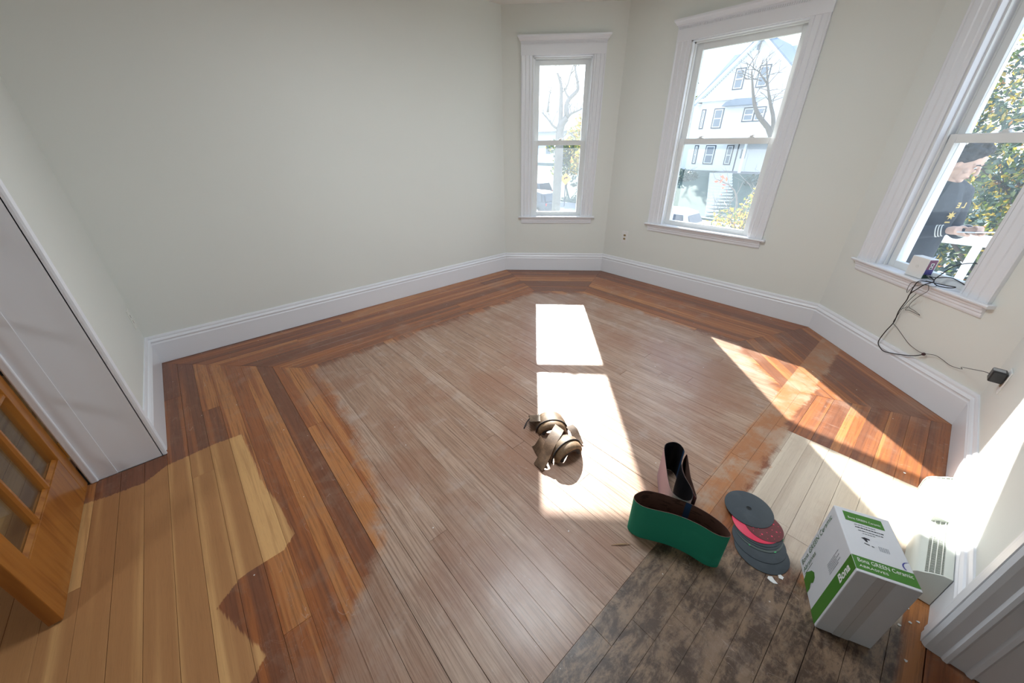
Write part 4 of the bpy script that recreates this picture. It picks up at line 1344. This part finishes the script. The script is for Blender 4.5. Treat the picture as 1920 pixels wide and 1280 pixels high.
# ------------------------------------------------------------------ parked cars
M_carglass = plain('car_glass', (.05, .06, .08), .08)
M_tyre = plain('tyre', (.02, .02, .02), .8)
M_lamp = plain('red_tail_lamp', (.6, .03, .03), .3)
def car(x, y, ang, paint, label):
    root = empty('parked_car', (x, y, ZG - .06), label, 'car', 'cars parked along the street')
    ca, sa = cos(ang), sin(ang)
    fr = lambda a, b, z: Vector((x + a * ca - b * sa, y + a * sa + b * ca, ZG - .06 + z))
    # body: length along a (front +a), rings across
    def sec(a, hw, z0, z1):
        return [(a, -hw, z0 + .08), (a, -hw * .96, z0), (a, hw * .96, z0), (a, hw, z0 + .08), (a, hw, z1 - .18), (a, hw * .92, z1), (a, -hw * .92, z1), (a, -hw, z1 - .18)]
    mb = MB(fr); mb.loft([sec(-2.25, .72, .45, .95), sec(-2.15, .86, .30, 1.02), (sec(-1.2, .91, .22, 1.04)), sec(0, .92, .22, 1.02), sec(1.1, .90, .22, 1.0), sec(1.9, .86, .28, .90), sec(2.25, .70, .38, .78)])
    mb.build('body', paint, root, smooth='auto', bevel=.02)
    def cs(a, hw, z, hw2): return [(a, -hw, 1.0), (a, hw, 1.0), (a, hw2, z), (a, -hw2, z)]
    cab = MB(fr); cab.loft([[(-2.12, -.82, 1.0), (-2.12, .82, 1.0), (-1.85, .66, 1.56), (-1.85, -.66, 1.56)], [(-1.2, -.86, 1.0), (-1.2, .86, 1.0), (-1.2, .70, 1.68), (-1.2, -.70, 1.68)], [(.2, -.86, 1.0), (.2, .86, 1.0), (.1, .70, 1.66), (.1, -.70, 1.66)], [(1.15, -.82, .98), (1.15, .82, .98), (.45, .66, 1.56), (.45, -.66, 1.56)]])
    cab.build('cabin', paint, root, bevel=.03)
    for s_ in (-1, 1):
        for a0, a1, b0, b1 in ((-1.85, -1.25, -1.72, -1.22), (-1.12, -.25, -1.08, -.28), (-.13, .80, -.13, .38)):
            lo_, hi_ = 1.07, 1.50
            def yy_(z): return s_ * (.865 - (z - 1.0) / .68 * .16 + .012)
            pts = [(a0, yy_(lo_), lo_), (a1, yy_(lo_), lo_), (b1, yy_(hi_), hi_), (b0, yy_(hi_), hi_)]
            MB(fr).loft([pts, [(a, b - s_ * .02, z) for a, b, z in pts]]).build('side_window', M_carglass, root)
        for a in (-1.45, 1.40):
            w_ = MB(fr).tube([(a, s_ * .72, .34), (a, s_ * .93, .34)], .34, 20).build('wheel', M_tyre, root, smooth='auto')
            MB(fr).tube([(a, s_ * .90, .34), (a, s_ * .94, .34)], .19, 14).build('hub_cap', M_metal, w_, smooth='auto')
        MB(fr).box((-2.24, s_ * .66 - .10, .78), (-2.14, s_ * .66 + .10, .96)).build('tail_lamp', M_lamp, root)
        MB(fr).box((2.10, s_ * .60 - .12, .62), (2.22, s_ * .60 + .12, .74)).build('head_lamp', M_whitep, root)
        MB(fr).box((.75, s_ * .95 - .08, 1.02), (.90, s_ * .95 + .08, 1.14)).build('wing_mirror', paint, root)
    MB(fr).add([(-2.15, -.70, 1.08), (-2.15, .70, 1.08), (-1.93, .60, 1.48), (-1.93, -.60, 1.48)], [(0, 1, 2, 3)]).build('rear_window', M_carglass, root)
    MB(fr).add([(1.10, -.72, 1.05), (1.10, .72, 1.05), (.56, .62, 1.50), (.56, -.62, 1.50)], [(0, 1, 2, 3)]).build('windscreen', M_carglass, root)
M_carw = plain('white_car_paint', (.72, .74, .78), .25)
M_card = plain('dark_car_paint', (.05, .06, .08), .2)
car(-6.6, 20.6, pi, M_carw, 'white hatchback with dark side windows low in the wide window')
car(-.6, 21.0, pi, M_carw, 'white car half hidden behind the yellow shrub in the wide window')
car(-17.6, 21.5, pi, M_card, 'dark parked car low in the narrow window')
car(-23.5, 27.0, pi, M_card, 'dark car farther back in the narrow window')

# ------------------------------------------------------------------ road sign, pole
M_orange = plain('orange_sign', (.85, .38, .10), .5)
sg = empty('road_sign', (-17.7, 25.4, ZG), 'orange diamond road sign on a thin pole seen through the narrow window', 'sign')
MB().tube([(-17.7, 25.4, ZG), (-17.72, 25.4, -.5)], .035, 8).build('pole', M_htrim, sg)
sd = Vector((.71, .70, 0)); sc_ = Vector((-17.7, 25.4, -.95)) + Vector((.70, -.71, 0)) * .05
mb = MB(); q = [sc_ + Vector((0, 0, .46)), sc_ + sd * .46, sc_ - Vector((0, 0, .46)), sc_ - sd * .46]
mb.loft([q, [p + Vector((-.02, .02, 0)) for p in q]]); mb.build('sign_plate', M_orange, sg)
mb = MB(); b_ = Vector((.70, -.71, 0)) * .012
aw = [(-.16, -.02), (-.10, .10), (.06, .14), (.06, .20), (.18, .10), (.06, .0), (.06, .07), (-.05, .04), (-.09, -.05)]
mb.add([sc_ + b_ + sd * a + Vector((0, 0, z)) for a, z in aw], [list(range(9))]); mb.build('sign_symbol', M_ink, sg)
ut = empty('utility_pole', (-.30, 17.0, ZG), 'grey utility pole with a small pink notice in the wide window', 'pole')
MB().tube([(-.35, 17.0, ZG), (-.35, 17.0, 4.5)], [.15, .12], 12).build('pole', M_bark, ut, smooth='auto')
MB().box((-.48, 16.80, .03), (-.20, 16.83, .30)).build('notice', plain('pink_notice', (.75, .35, .45), .6), ut)

# ------------------------------------------------------------------ trees
def leafmat(name, c):
    t = NT(name)
    d = t.n('ShaderNodeBsdfDiffuse'); d.inputs[0].default_value = (*c, 1)
    tl = t.n('ShaderNodeBsdfTranslucent'); tl.inputs[0].default_value = (*[min(1, x * 1.3) for x in c], 1)
    g = t.n('ShaderNodeBsdfGlossy'); g.inputs['Roughness'].default_value = .35
    m = t.n('ShaderNodeMixShader'); m.inputs[0].default_value = .4; t.put(m.inputs[1], d.outputs[0]); t.put(m.inputs[2], tl.outputs[0])
    m2 = t.n('ShaderNodeMixShader'); m2.inputs[0].default_value = .08; t.put(m2.inputs[1], m.outputs[0]); t.put(m2.inputs[2], g.outputs[0])
    t.t.links.new(m2.outputs[0], t.out.inputs[0]); return t.mat


LY = leafmat('yellow_leaf', (.42, .30, .04)); LG = leafmat('green_leaf', (.10, .14, .03)); LD = leafmat('dark_leaf', (.035, .06, .035))
LO = leafmat('orange_leaf', (.45, .20, .05)); LR = leafmat('red_leaf', (.55, .10, .05)); LB = leafmat('blue_green_leaf', (.06, .10, .08))


def leaves(parent, blobs, n, size, mats, wts, seed, name='leaves', shell=.0):
    rr = random.Random(seed); mb = MB(); tot = sum(b[3] * b[4] * b[5] for b in blobs)
    cum = []; s_ = 0
    for w_ in wts: s_ += w_; cum.append(s_)
    for b in blobs:
        k = int(n * b[3] * b[4] * b[5] / tot)
        for _ in range(k):
            while True:
                p = Vector((rr.uniform(-1, 1), rr.uniform(-1, 1), rr.uniform(-1, 1)))
                if shell <= p.length <= 1: break
            c = Vector((b[0] + p.x * b[3], b[1] + p.y * b[4], b[2] + p.z * b[5]))
            q = Quaternion((rr.gauss(0, 1), rr.gauss(0, 1), rr.gauss(0, 1), rr.gauss(0, 1))).normalized()
            s1 = size * rr.uniform(.6, 1.3)
            pts = [Vector((-s1, 0, 0)), Vector((0, -s1 * .45, s1 * .12)), Vector((s1, 0, 0)), Vector((0, s1 * .45, s1 * .12))]
            t_ = rr.uniform(0, s_); mi = next(i for i, cc in enumerate(cum) if t_ <= cc)
            mb.add([c + q @ v for v in pts], [(0, 1, 2), (0, 2, 3)], mi)
    me = bpy.data.meshes.new(name)
    loc = WL[parent.name]
    me.from_pydata([v - loc for v in mb.v], [], mb.f)
    for m in mats: me.materials.append(m)
    me.polygons.foreach_set('material_index', mb.m)
    o = bpy.data.objects.new(name, me); COL.objects.link(o); WL[o.name] = loc
    o.parent = parent; o['kind'] = 'stuff'
    return o


def branches(parent, segs, mat, name='branches', seed=0, twig=0, twl=.5, twr=.012, up=.5):
    mb = MB(); rr = random.Random(seed)
    for pts, r0, r1 in segs:
        cs = catmull(pts, 3); n = len(cs)
        mb.tube(cs, [r0 + (r1 - r0) * i / (n - 1) for i in range(n)], 7)
        for _ in range(twig):
            b = rr.choice(cs[n // 3:]); d = Vector((rr.uniform(-1, 1), rr.uniform(-.6, .6), rr.uniform(-.2, 1) + up)).normalized()
            L_ = twl * rr.uniform(.5, 1.3)
            p1 = b + d * L_ * .5 + Vector((rr.uniform(-.1, .1), rr.uniform(-.1, .1), .05)) * twl; p2 = b + d * L_
            mb.tube([b, p1, p2], [twr, twr * .7, twr * .25], 4)
            for _k in range(2):
                d2 = (d + Vector((rr.uniform(-.8, .8), rr.uniform(-.8, .8), rr.uniform(-.3, .6)))).normalized()
                mb.tube([p1, p1 + d2 * L_ * .5], [twr * .5, twr * .15], 4)
    o = mb.build(name, mat, parent, smooth=True, merge=False); return o


# bare forked tree in the narrow window
def sc14(p, k=1.25):
    c = Vector((3.9564, .5168, 1.6)); return c + (Vector(p) - c) * k
t = empty('bare_tree', sc14((-5.44, 10.89, -.7)), 'bare forked tree standing behind the narrow window', 'tree')
segs = [([(-5.46, 10.88, -1.0), (-5.44, 10.89, 1.3), (-5.44, 10.9, 2.01), (-5.38, 10.95, 2.22), (-5.29, 11.03, 2.34)], .16, .10),
        ([(-5.29, 11.03, 2.34), (-5.31, 11.01, 2.67), (-5.25, 11.06, 2.85), (-5.1, 11.19, 3.02), (-5.06, 11.22, 3.14), (-5.11, 11.18, 3.42), (-5.17, 11.14, 3.7), (-5.2, 11.1, 4.4)], .085, .02),
        ([(-5.44, 10.9, 2.01), (-5.44, 10.89, 2.53), (-5.45, 10.89, 2.86), (-5.46, 10.87, 3.21), (-5.51, 10.83, 3.38), (-5.6, 10.75, 3.7), (-5.7, 10.7, 4.4)], .075, .02),
        ([(-5.46, 10.88, 1.9), (-5.47, 10.87, 2.01), (-5.6, 10.74, 2.11), (-5.72, 10.64, 2.28), (-5.9, 10.5, 2.5)], .05, .02),
        ([(-5.29, 11.03, 2.31), (-5.19, 11.12, 2.45), (-4.98, 11.29, 2.55), (-4.7, 11.5, 2.75)], .05, .015),
        ([(-5.25, 11.06, 2.85), (-5.36, 10.97, 3.06), (-5.3, 11.02, 3.25), (-5.23, 11.08, 3.59), (-5.1, 11.2, 4.0)], .035, .012),
        ([(-5.43, 10.9, 3.01), (-5.36, 10.97, 3.1)], .02, .015),
        ([(-5.75, 10.61, 2.5), (-5.73, 10.63, 2.86), (-5.68, 10.68, 3.21)], .04, .01)]
branches(t, [([sc14(p) for p in a], b * 1.25, c * 1.25) for a, b, c in segs], M_bark, seed=3, twig=5, twl=.7, twr=.014)
# sapling row / foliage behind it
def tree(name, x, y, z0, h, r, mats, wts, n, size, label, group='trees around the street', seed=1, bare=M_bark, shell=.3):
    t = empty(name, (x, y, z0), label, 'tree', group)
    rr = random.Random(seed)
    segs = [([(x, y, z0), (x + .1, y, z0 + h * .4), (x, y + .1, z0 + h * .8)], h * .022, h * .010)]
    for i in range(5):
        a = i * 1.3 + seed; segs.append(([(x, y, z0 + h * (.3 + .08 * i)), (x + cos(a) * r * .5, y + sin(a) * r * .5, z0 + h * (.5 + .08 * i)), (x + cos(a) * r * .9, y + sin(a) * r * .9, z0 + h * (.62 + .07 * i))], h * .010, h * .003))
    branches(t, segs, bare, seed=seed, twig=3, twl=h * .1, twr=h * .003)
    blobs = [(x + rr.uniform(-.4, .4) * r, y + rr.uniform(-.4, .4) * r, z0 + h * rr.uniform(.5, .95), r * rr.uniform(.4, .65), r * rr.uniform(.4, .65), h * rr.uniform(.14, .25)) for _ in range(7)]
    leaves(t, blobs, n, size, mats, wts, seed)
    return t


tree('leafy_tree', -18.5, 30.5, ZG, 5.2, 2.6, [LY, LG, LO], [3, 2, 1], 2600, .17, 'yellow leafed street tree low in the narrow window', seed=4)
tree('leafy_tree', -22.5, 31.0, ZG, 4.8, 2.4, [LG, LD, LY], [3, 2, 1], 2400, .17, 'darker green tree left of the yellow one in the narrow window', seed=5)
tree('leafy_tree', -19.0, 43.0, -1, 9.2, 3.0, [LY, LG, LD], [2, 2, 1], 2600, .2, 'yellowing tree beside the left edge of the white house', seed=6)
tree('leafy_tree', -26.0, 38.0, -2, 6.5, 3.0, [LY, LG, LO], [3, 2, 1], 2200, .2, 'pale yellow tree in front of the far house', seed=8)


def shrub(name, blobs, n, size, mats, wts, label, cat='shrub', group=None, seed=1, stems=7):
    b0 = blobs[0]; zb = min(b[2] - b[5] for b in blobs)
    t = empty(name, (b0[0], b0[1], zb), label, cat, group)
    rr = random.Random(seed); segs = []
    for i in range(stems):
        b = blobs[i % len(blobs)]
        segs.append(([(b0[0] + rr.uniform(-.3, .3), b0[1] + rr.uniform(-.3, .3), zb), (b[0] + rr.uniform(-.4, .4) * b[3], b[1], b[2]), (b[0] + rr.uniform(-.9, .9) * b[3], b[1] + rr.uniform(-.6, .6) * b[4], b[2] + b[5] * rr.uniform(.5, 1.15))], .022, .005))
    branches(t, segs, M_bark, seed=seed, twig=6, twl=.45, twr=.005)
    leaves(t, blobs, n, size, mats, wts, seed)
    return t


shrub('round_bush', [(-16.2, 27.8, -2.2, 1.6, 1.4, .9)], 1800, .10, [LG, LY], [3, 1], 'round green bush beside the orange road sign', group=None, seed=11)
shrub('yellow_shrub', [(1.45, 8.05, .22, .45, .4, .36), (1.75, 8.15, .50, .30, .4, .45), (1.2, 8.05, -.3, .8, .6, .55), (1.84, 8.2, 1.15, .12, .2, .35)], 3600, .040, [LY, LG, LO, LD], [5, 2, 1, 1.5], 'yellow leafed shrub low in the right half of the wide window', seed=12)
shrub('twiggy_shrub', [(-.9, 8.8, -.9, 1.0, .7, .7)], 130, .04, [LY, LO], [3, 1], 'nearly bare twiggy shrub low in the left half of the wide window', seed=13, stems=14)
# overhanging branch with red and yellow leaves
t = empty('young_maple', (1.2, 9.0, -1.5), 'thin young maple with a few red leaves in front of the steps', 'tree')
branches(t, [([(1.2, 9.0, -1.5), (1.15, 9.0, .2), (1.0, 9.0, .75), (.6, 8.95, .95)], .03, .008), ([(1.15, 9.0, .2), (1.4, 9.0, .9), (1.6, 9.0, 1.3)], .025, .008)], M_bark, seed=5, twig=5, twl=.35, twr=.004)
leaves(t, [(.72, 8.94, .92, .16, .2, .10), (.80, 8.95, .74, .12, .2, .08)], 12, .05, [LR], [1], 3)
# bare tree in front of the white house
t = empty('bare_tree', (-.2, 14.0, -2.9), 'bare street tree in front of the right side of the white house', 'tree')
segs = [([(.1, 14.0, -3.0), (-.02, 13.95, .8), (-.13, 13.91, 1.75), (-.53, 13.78, 2.23), (-.71, 13.72, 2.54), (-.84, 13.67, 2.91), (-.95, 13.6, 3.3)], .10, .02),
        ([(-.05, 13.95, 1.2), (-.15, 13.9, 2.05), (-.36, 13.83, 2.56), (-.52, 13.78, 2.97), (-.70, 13.72, 3.56)], .07, .012),
        ([(-.5, 13.79, 2.93), (-.71, 13.71, 3.18), (-.84, 13.67, 3.31), (-1.07, 13.59, 3.34)], .02, .006),
        ([(-.68, 13.73, 3.06), (-.83, 13.67, 3.11), (-1.05, 13.59, 3.12)], .015, .005)]
branches(t, segs, M_barkd, seed=9, twig=10, twl=.55, twr=.010, up=.2)
# hedge on the bank
shrub('hedge', [(-14.3, 35.2, -1.2, 3.2, 1.4, .85)], 2600, .13, [LB, LD], [2, 1], 'blue green hedge on the bank left of the steps', 'hedge', seed=15)
shrub('hedge', [(-5.0, 35.2, -1.2, 2.8, 1.4, .85)], 2000, .13, [LB, LD], [2, 1], 'dark hedge on the bank right of the steps', 'hedge', seed=16)
# autumn tree close outside the right window
t = empty('autumn_tree', (4.6, 8.6, -1.25), 'dense autumn tree with yellow and green leaves filling the right window', 'tree')
rr = random.Random(2); segs = [([(4.6, 8.6, -1.3), (4.5, 8.6, .8), (4.3, 8.5, 3.0), (4.1, 8.4, 4.6)], .10, .03)]
for i in range(12):
    a = i * 2.4; z = -.4 + i * .33
    segs.append(([(4.5, 8.6, z), (4.5 + cos(a) * .7, 8.6 + sin(a) * .4, z + .5), (4.5 + cos(a) * 1.6, 8.5 + sin(a) * .7, z + .8)], .03, .008))
branches(t, segs, M_barkd, seed=21, twig=6, twl=.7, twr=.009)
blobs = [(rr.uniform(3.1, 6.0), rr.uniform(8.0, 9.3), rr.uniform(-1.0, 3.3), rr.uniform(.5, .9), .45, rr.uniform(.4, .8)) for _ in range(16)]
leaves(t, blobs, 15000, .042, [LY, LG, LD, LO, LB], [3, 4, 3, .4, 2], 22)
t = empty('evergreen_hedge', (5.5, 11.0, -1.8), 'tall dark evergreen screen behind the autumn tree', 'hedge')
branches(t, [([(x, 11.0, -1.9), (x, 11.0, 2.0), (x, 11.0, 3.6)], .07, .02) for x in (3.2, 4.6, 6.0, 7.4)], M_barkd, seed=31)
leaves(t, [(x, 11.0, z, 1.0, .6, 1.1) for x in (2.9, 4.2, 5.5, 6.8, 8.0) for z in (-1.0, .4, 1.6)], 9000, .10, [LD, LB, LG], [3, 3, 1], 33)

# ------------------------------------------------------------------ person on the porch
M_skin = plain('skin', (.62, .40, .31), .5, var=.05)
M_hair = plain('dark_curly_hair', (.016, .014, .016), .6, var=.3, vscale=60)
M_hood = plain('charcoal_sweatshirt', (.035, .040, .050), .85, var=.15, vscale=40)
M_trou = plain('pale_grey_trousers', (.55, .57, .62), .8, var=.1, vscale=14)
M_gold = plain('gold_print', (.60, .42, .12), .6)
M_stripe = plain('cream_stripe', (.62, .60, .55), .8)
M_shoe = plain('white_shoes', (.7, .7, .7), .6)
pf_ = Vector((.74, -.67, 0)).normalized(); pl_ = Vector((-pf_.y, pf_.x, 0)); pb = Vector((3.86, 5.12, -.12))
frPn = lambda a, b, z: pb + pf_ * a + pl_ * b + Vector((0, 0, z))
ps = empty('person', pb, 'person in a dark sweatshirt looking down at a tablet, standing on the porch', 'person')


def fused(mb, name, mat, parent, vox=.008, smooth_it=3):
    o = mb.build(name, mat, parent, smooth=True, merge=False)
    m = o.modifiers.new('fuse', 'REMESH'); m.mode = 'VOXEL'; m.voxel_size = vox; m.use_smooth_shade = True
    if smooth_it:
        m = o.modifiers.new('soften', 'SMOOTH'); m.factor = .5; m.iterations = smooth_it
    return o


def R3(ax, ang): return Matrix.Rotation(ang, 3, ax)


def limb(mb, pts, rs, n=12):
    mb.tube([mb_fr(*p) for p in pts], rs, n)
    for p, r in zip(pts, rs): mb.ell(mb_fr(*p), (r, r, r), 10, 8)


mb_fr = frPn
mb = MB()
# head, tilted down
hf_ = Vector((.93, -.36, 0)).normalized(); hl_ = Vector((-hf_.y, hf_.x, 0))
tilt = Matrix.Rotation(radians(30), 3, hl_)   # nods forward
hc = frPn(.075, 0, 1.565)
def hp(a, b, z): return hc + tilt @ (hf_ * a + hl_ * b + Vector((0, 0, z)))
fw3 = Matrix((hf_, hl_, Vector((0, 0, 1)))).transposed()
HR = tilt @ fw3
mb.ell(hp(-.008, 0, .02), (.094, .076, .098), 18, 14, rot=HR)
mb.ell(hp(.028, 0, -.045), (.060, .056, .070), 14, 10, rot=HR)      # jaw
mb.ell(hp(.072, 0, -.092), (.020, .022, .018), 10, 8, rot=HR)       # chin
mb.tube([hp(.088, 0, .022), hp(.108, 0, -.010), hp(.114, 0, -.024)], [.008, .012, .011], 8)   # nose
mb.ell(hp(.108, 0, -.026), (.013, .017, .010), 8, 6, rot=HR)
mb.ell(hp(.084, 0, -.054), (.013, .024, .007), 10, 6, rot=HR); mb.ell(hp(.082, 0, -.066), (.013, .020, .007), 10, 6, rot=HR)   # lips
for s_ in (-1, 1):
    mb.ell(hp(.072, s_ * .038, .030), (.014, .020, .007), 8, 6, rot=HR)     # brow
    mb.ell(hp(.062, s_ * .046, -.018), (.022, .020, .020), 8, 6, rot=HR)    # cheek
    mb.ell(hp(-.005, s_ * .078, -.008), (.018, .008, .030), 10, 8, rot=HR)  # ear
limb(mb, [(.015, 0, 1.40), (.04, 0, 1.47), (.055, 0, 1.52)], [.058, .050, .050])
limb(mb, [(0, 0, .92), (.0, 0, 1.05), (.01, 0, 1.22), (.0, 0, 1.36)], [.135, .118, .125, .105])
for s_ in (-1, 1):
    limb(mb, [(.0, s_ * .10, 1.37), (.0, s_ * .165, 1.345), (.03, s_ * .205, 1.09), (.15, s_ * .15, 1.075), (.265, s_ * .075, 1.115)], [.06, .052, .040, .036, .024])
    limb(mb, [(0, s_ * .085, .90), (.02, s_ * .095, .50), (-.01, s_ * .10, .10)], [.085, .058, .042])
    limb(mb, [(-.03, s_ * .10, .045), (.12, s_ * .11, .035)], [.040, .034])
    # hands: palm, four fingers closing over the tablet edge, thumb on top
    P0 = Vector((.300, s_ * .075, 1.120))
    mb.tube([mb_fr(.262, s_ * .080, 1.112), mb_fr(.300, s_ * .082, 1.120), mb_fr(.338, s_ * .082, 1.126)], [.024, .032, .030], 12)
    for k, (L_, dy) in enumerate([(.062, .0), (.070, .0), (.066, .0), (.052, .0)]):
        x0 = .318 + k * .017
        y0 = s_ * (.092 - .003 * k)
        mb.tube([mb_fr(x0, y0, 1.120), mb_fr(x0 + .012, y0 - s_ * L_ * .35, 1.098), mb_fr(x0 + .016, y0 - s_ * L_ * .75, 1.096), mb_fr(x0 + .016, y0 - s_ * L_ * 1.0, 1.103)], [.0095, .0088, .0078, .0065], 8)
    mb.tube([mb_fr(.300, s_ * .070, 1.135), mb_fr(.322, s_ * .048, 1.150), mb_fr(.345, s_ * .034, 1.146)], [.012, .0105, .008], 8)
fused(mb, 'body', M_skin, ps, .0055, 2)
mb = MB()
for s_ in (-1, 1):
    mb.ell(hp(.083, s_ * .034, .012), (.006, .012, .0075), 8, 6, rot=HR)
mb.build('eye', plain('eye_white', (.75, .74, .72), .3), ps, smooth=True)
mb = MB()
for s_ in (-1, 1): mb.ell(hp(.0885, s_ * .034, .009), (.003, .0055, .0055), 8, 6, rot=HR)
mb.build('iris', M_hair, ps, smooth=True)
mb = MB()
for s_ in (-1, 1): mb.tube([hp(.088, s_ * .018, .033), hp(.090, s_ * .036, .038), hp(.080, s_ * .056, .032)], [.004, .005, .003], 6)
mb.build('eyebrow', M_hair, ps, smooth=True)
mb = MB(); mb.ell(hp(.098, 0, -.060), (.002, .020, .0025), 8, 6, rot=HR); mb.build('mouth', plain('lips', (.42, .16, .14), .5), ps, smooth=True)
# curly hair: many small tufts over the skull
mb = MB(); rr = random.Random(5)
mb.ell(hp(-.028, 0, .045), (.098, .090, .098), 16, 12, rot=HR)
for i in range(230):
    a = rr.uniform(0, 2 * pi); u_ = rr.uniform(-.35, 1)
    d = Vector((cos(a) * sqrt(1 - u_ * u_), sin(a) * sqrt(1 - u_ * u_), u_))
    if d.x > .55 and d.z < .55: continue
    if d.x > .2 and d.z < .0: continue
    c = hp(-.030 + d.x * .104, d.y * .098, .045 + d.z * .108)
    r_ = rr.uniform(.012, .022); mb.ell(c, (r_, r_, r_), 7, 5)
fused(mb, 'hair', M_hair, ps, .006, 0)
# sweatshirt
mb = MB()
limb(mb, [(0, 0, .83), (-.005, 0, .95), (.0, 0, 1.08), (.015, 0, 1.22), (.0, 0, 1.34), (.01, 0, 1.40)], [.150, .152, .146, .150, .128, .075], 20)
for s_ in (-1, 1):
    limb(mb, [(.0, s_ * .09, 1.375), (.0, s_ * .165, 1.345), (.02, s_ * .190, 1.21), (.03, s_ * .208, 1.085), (.14, s_ * .155, 1.072), (.245, s_ * .085, 1.108)], [.080, .074, .062, .060, .054, .040], 14)
limb(mb, [(-.06, 0, 1.42), (-.10, 0, 1.37), (-.12, 0, 1.32)], [.075, .072, .05])   # hood lying on the back
fused(mb, 'sweatshirt', M_hood, ps, .009, 5)
for s_ in (-1, 1):
    for k in range(3):
        t_ = .70 + .11 * k
        a = Vector((.14, s_ * .155, 1.072)).lerp(Vector((.245, s_ * .085, 1.108)), t_); b = Vector((.14, s_ * .155, 1.072)).lerp(Vector((.245, s_ * .085, 1.108)), t_ + .045)
        r_ = .054 - .014 * t_ + .0025
        mb = MB(); mb.tube([frPn(*a), frPn(*b)], r_, 20); mb.build('cuff_stripe', M_stripe, ps, smooth='auto')
# trousers and shoes
mb = MB()
limb(mb, [(0, 0, .88), (0, 0, .80)], [.135, .140], 18)
for s_ in (-1, 1):
    limb(mb, [(0, s_ * .07, .80), (.02, s_ * .095, .50), (-.01, s_ * .10, .16)], [.098, .085, .080], 14)
fused(mb, 'trousers', M_trou, ps, .011, 4)
for s_ in (-1, 1):
    mb = MB(); limb(mb, [(-.04, s_ * .10, .045), (.06, s_ * .105, .045), (.13, s_ * .11, .036)], [.044, .044, .036]); fused(mb, 'shoe', M_shoe, ps, .008, 1)
# jacket panel hanging open behind the hip
# chest print
cfx = .156
text_mesh('L E', .052, frPn(.176, .058, 1.262), -pl_ , Vector((0, 0, 1)), M_gold, ps, name='chest_lettering', bold=.002)
mb = MB(frPn)
def star(cy, cz, r, n, k=.45):
    return [(.1765, cy + sin(2 * pi * i / (2 * n)) * (r if i % 2 == 0 else r * k), cz + cos(2 * pi * i / (2 * n)) * (r if i % 2 == 0 else r * k)) for i in range(2 * n)]
mb.add(star(-.012, 1.205, .034, 7), [list(range(14))])
mb.build('chest_crest', M_gold, ps)
mb = MB(frPn); mb.add([(.174, -.035, 1.150), (.174, .008, 1.150), (.174, .004, 1.160), (.174, -.031, 1.160)], [(0, 1, 2, 3)]); mb.build('chest_crest', M_gold, ps)
# tablet held in both hands
tb = empty('tablet', frPn(.375, 0, 1.118), 'thin white tablet held in both hands of the person on the porch', 'tablet')
tx = (pf_ * .95 + Vector((0, 0, .16))).normalized(); tn = pl_.cross(tx) * -1
frT = lambda a, b, c: frPn(.375, 0, 1.122) + tx * a + pl_ * b + Vector((0, 0, 1)) * c
MB(frT).box((-.055, -.095, -.004), (.085, .095, .004)).build('case', M_whitep, tb, bevel=.003)
MB(frT).box((-.047, -.085, .0038), (.077, .085, .0048)).build('screen', M_carglass, tb)
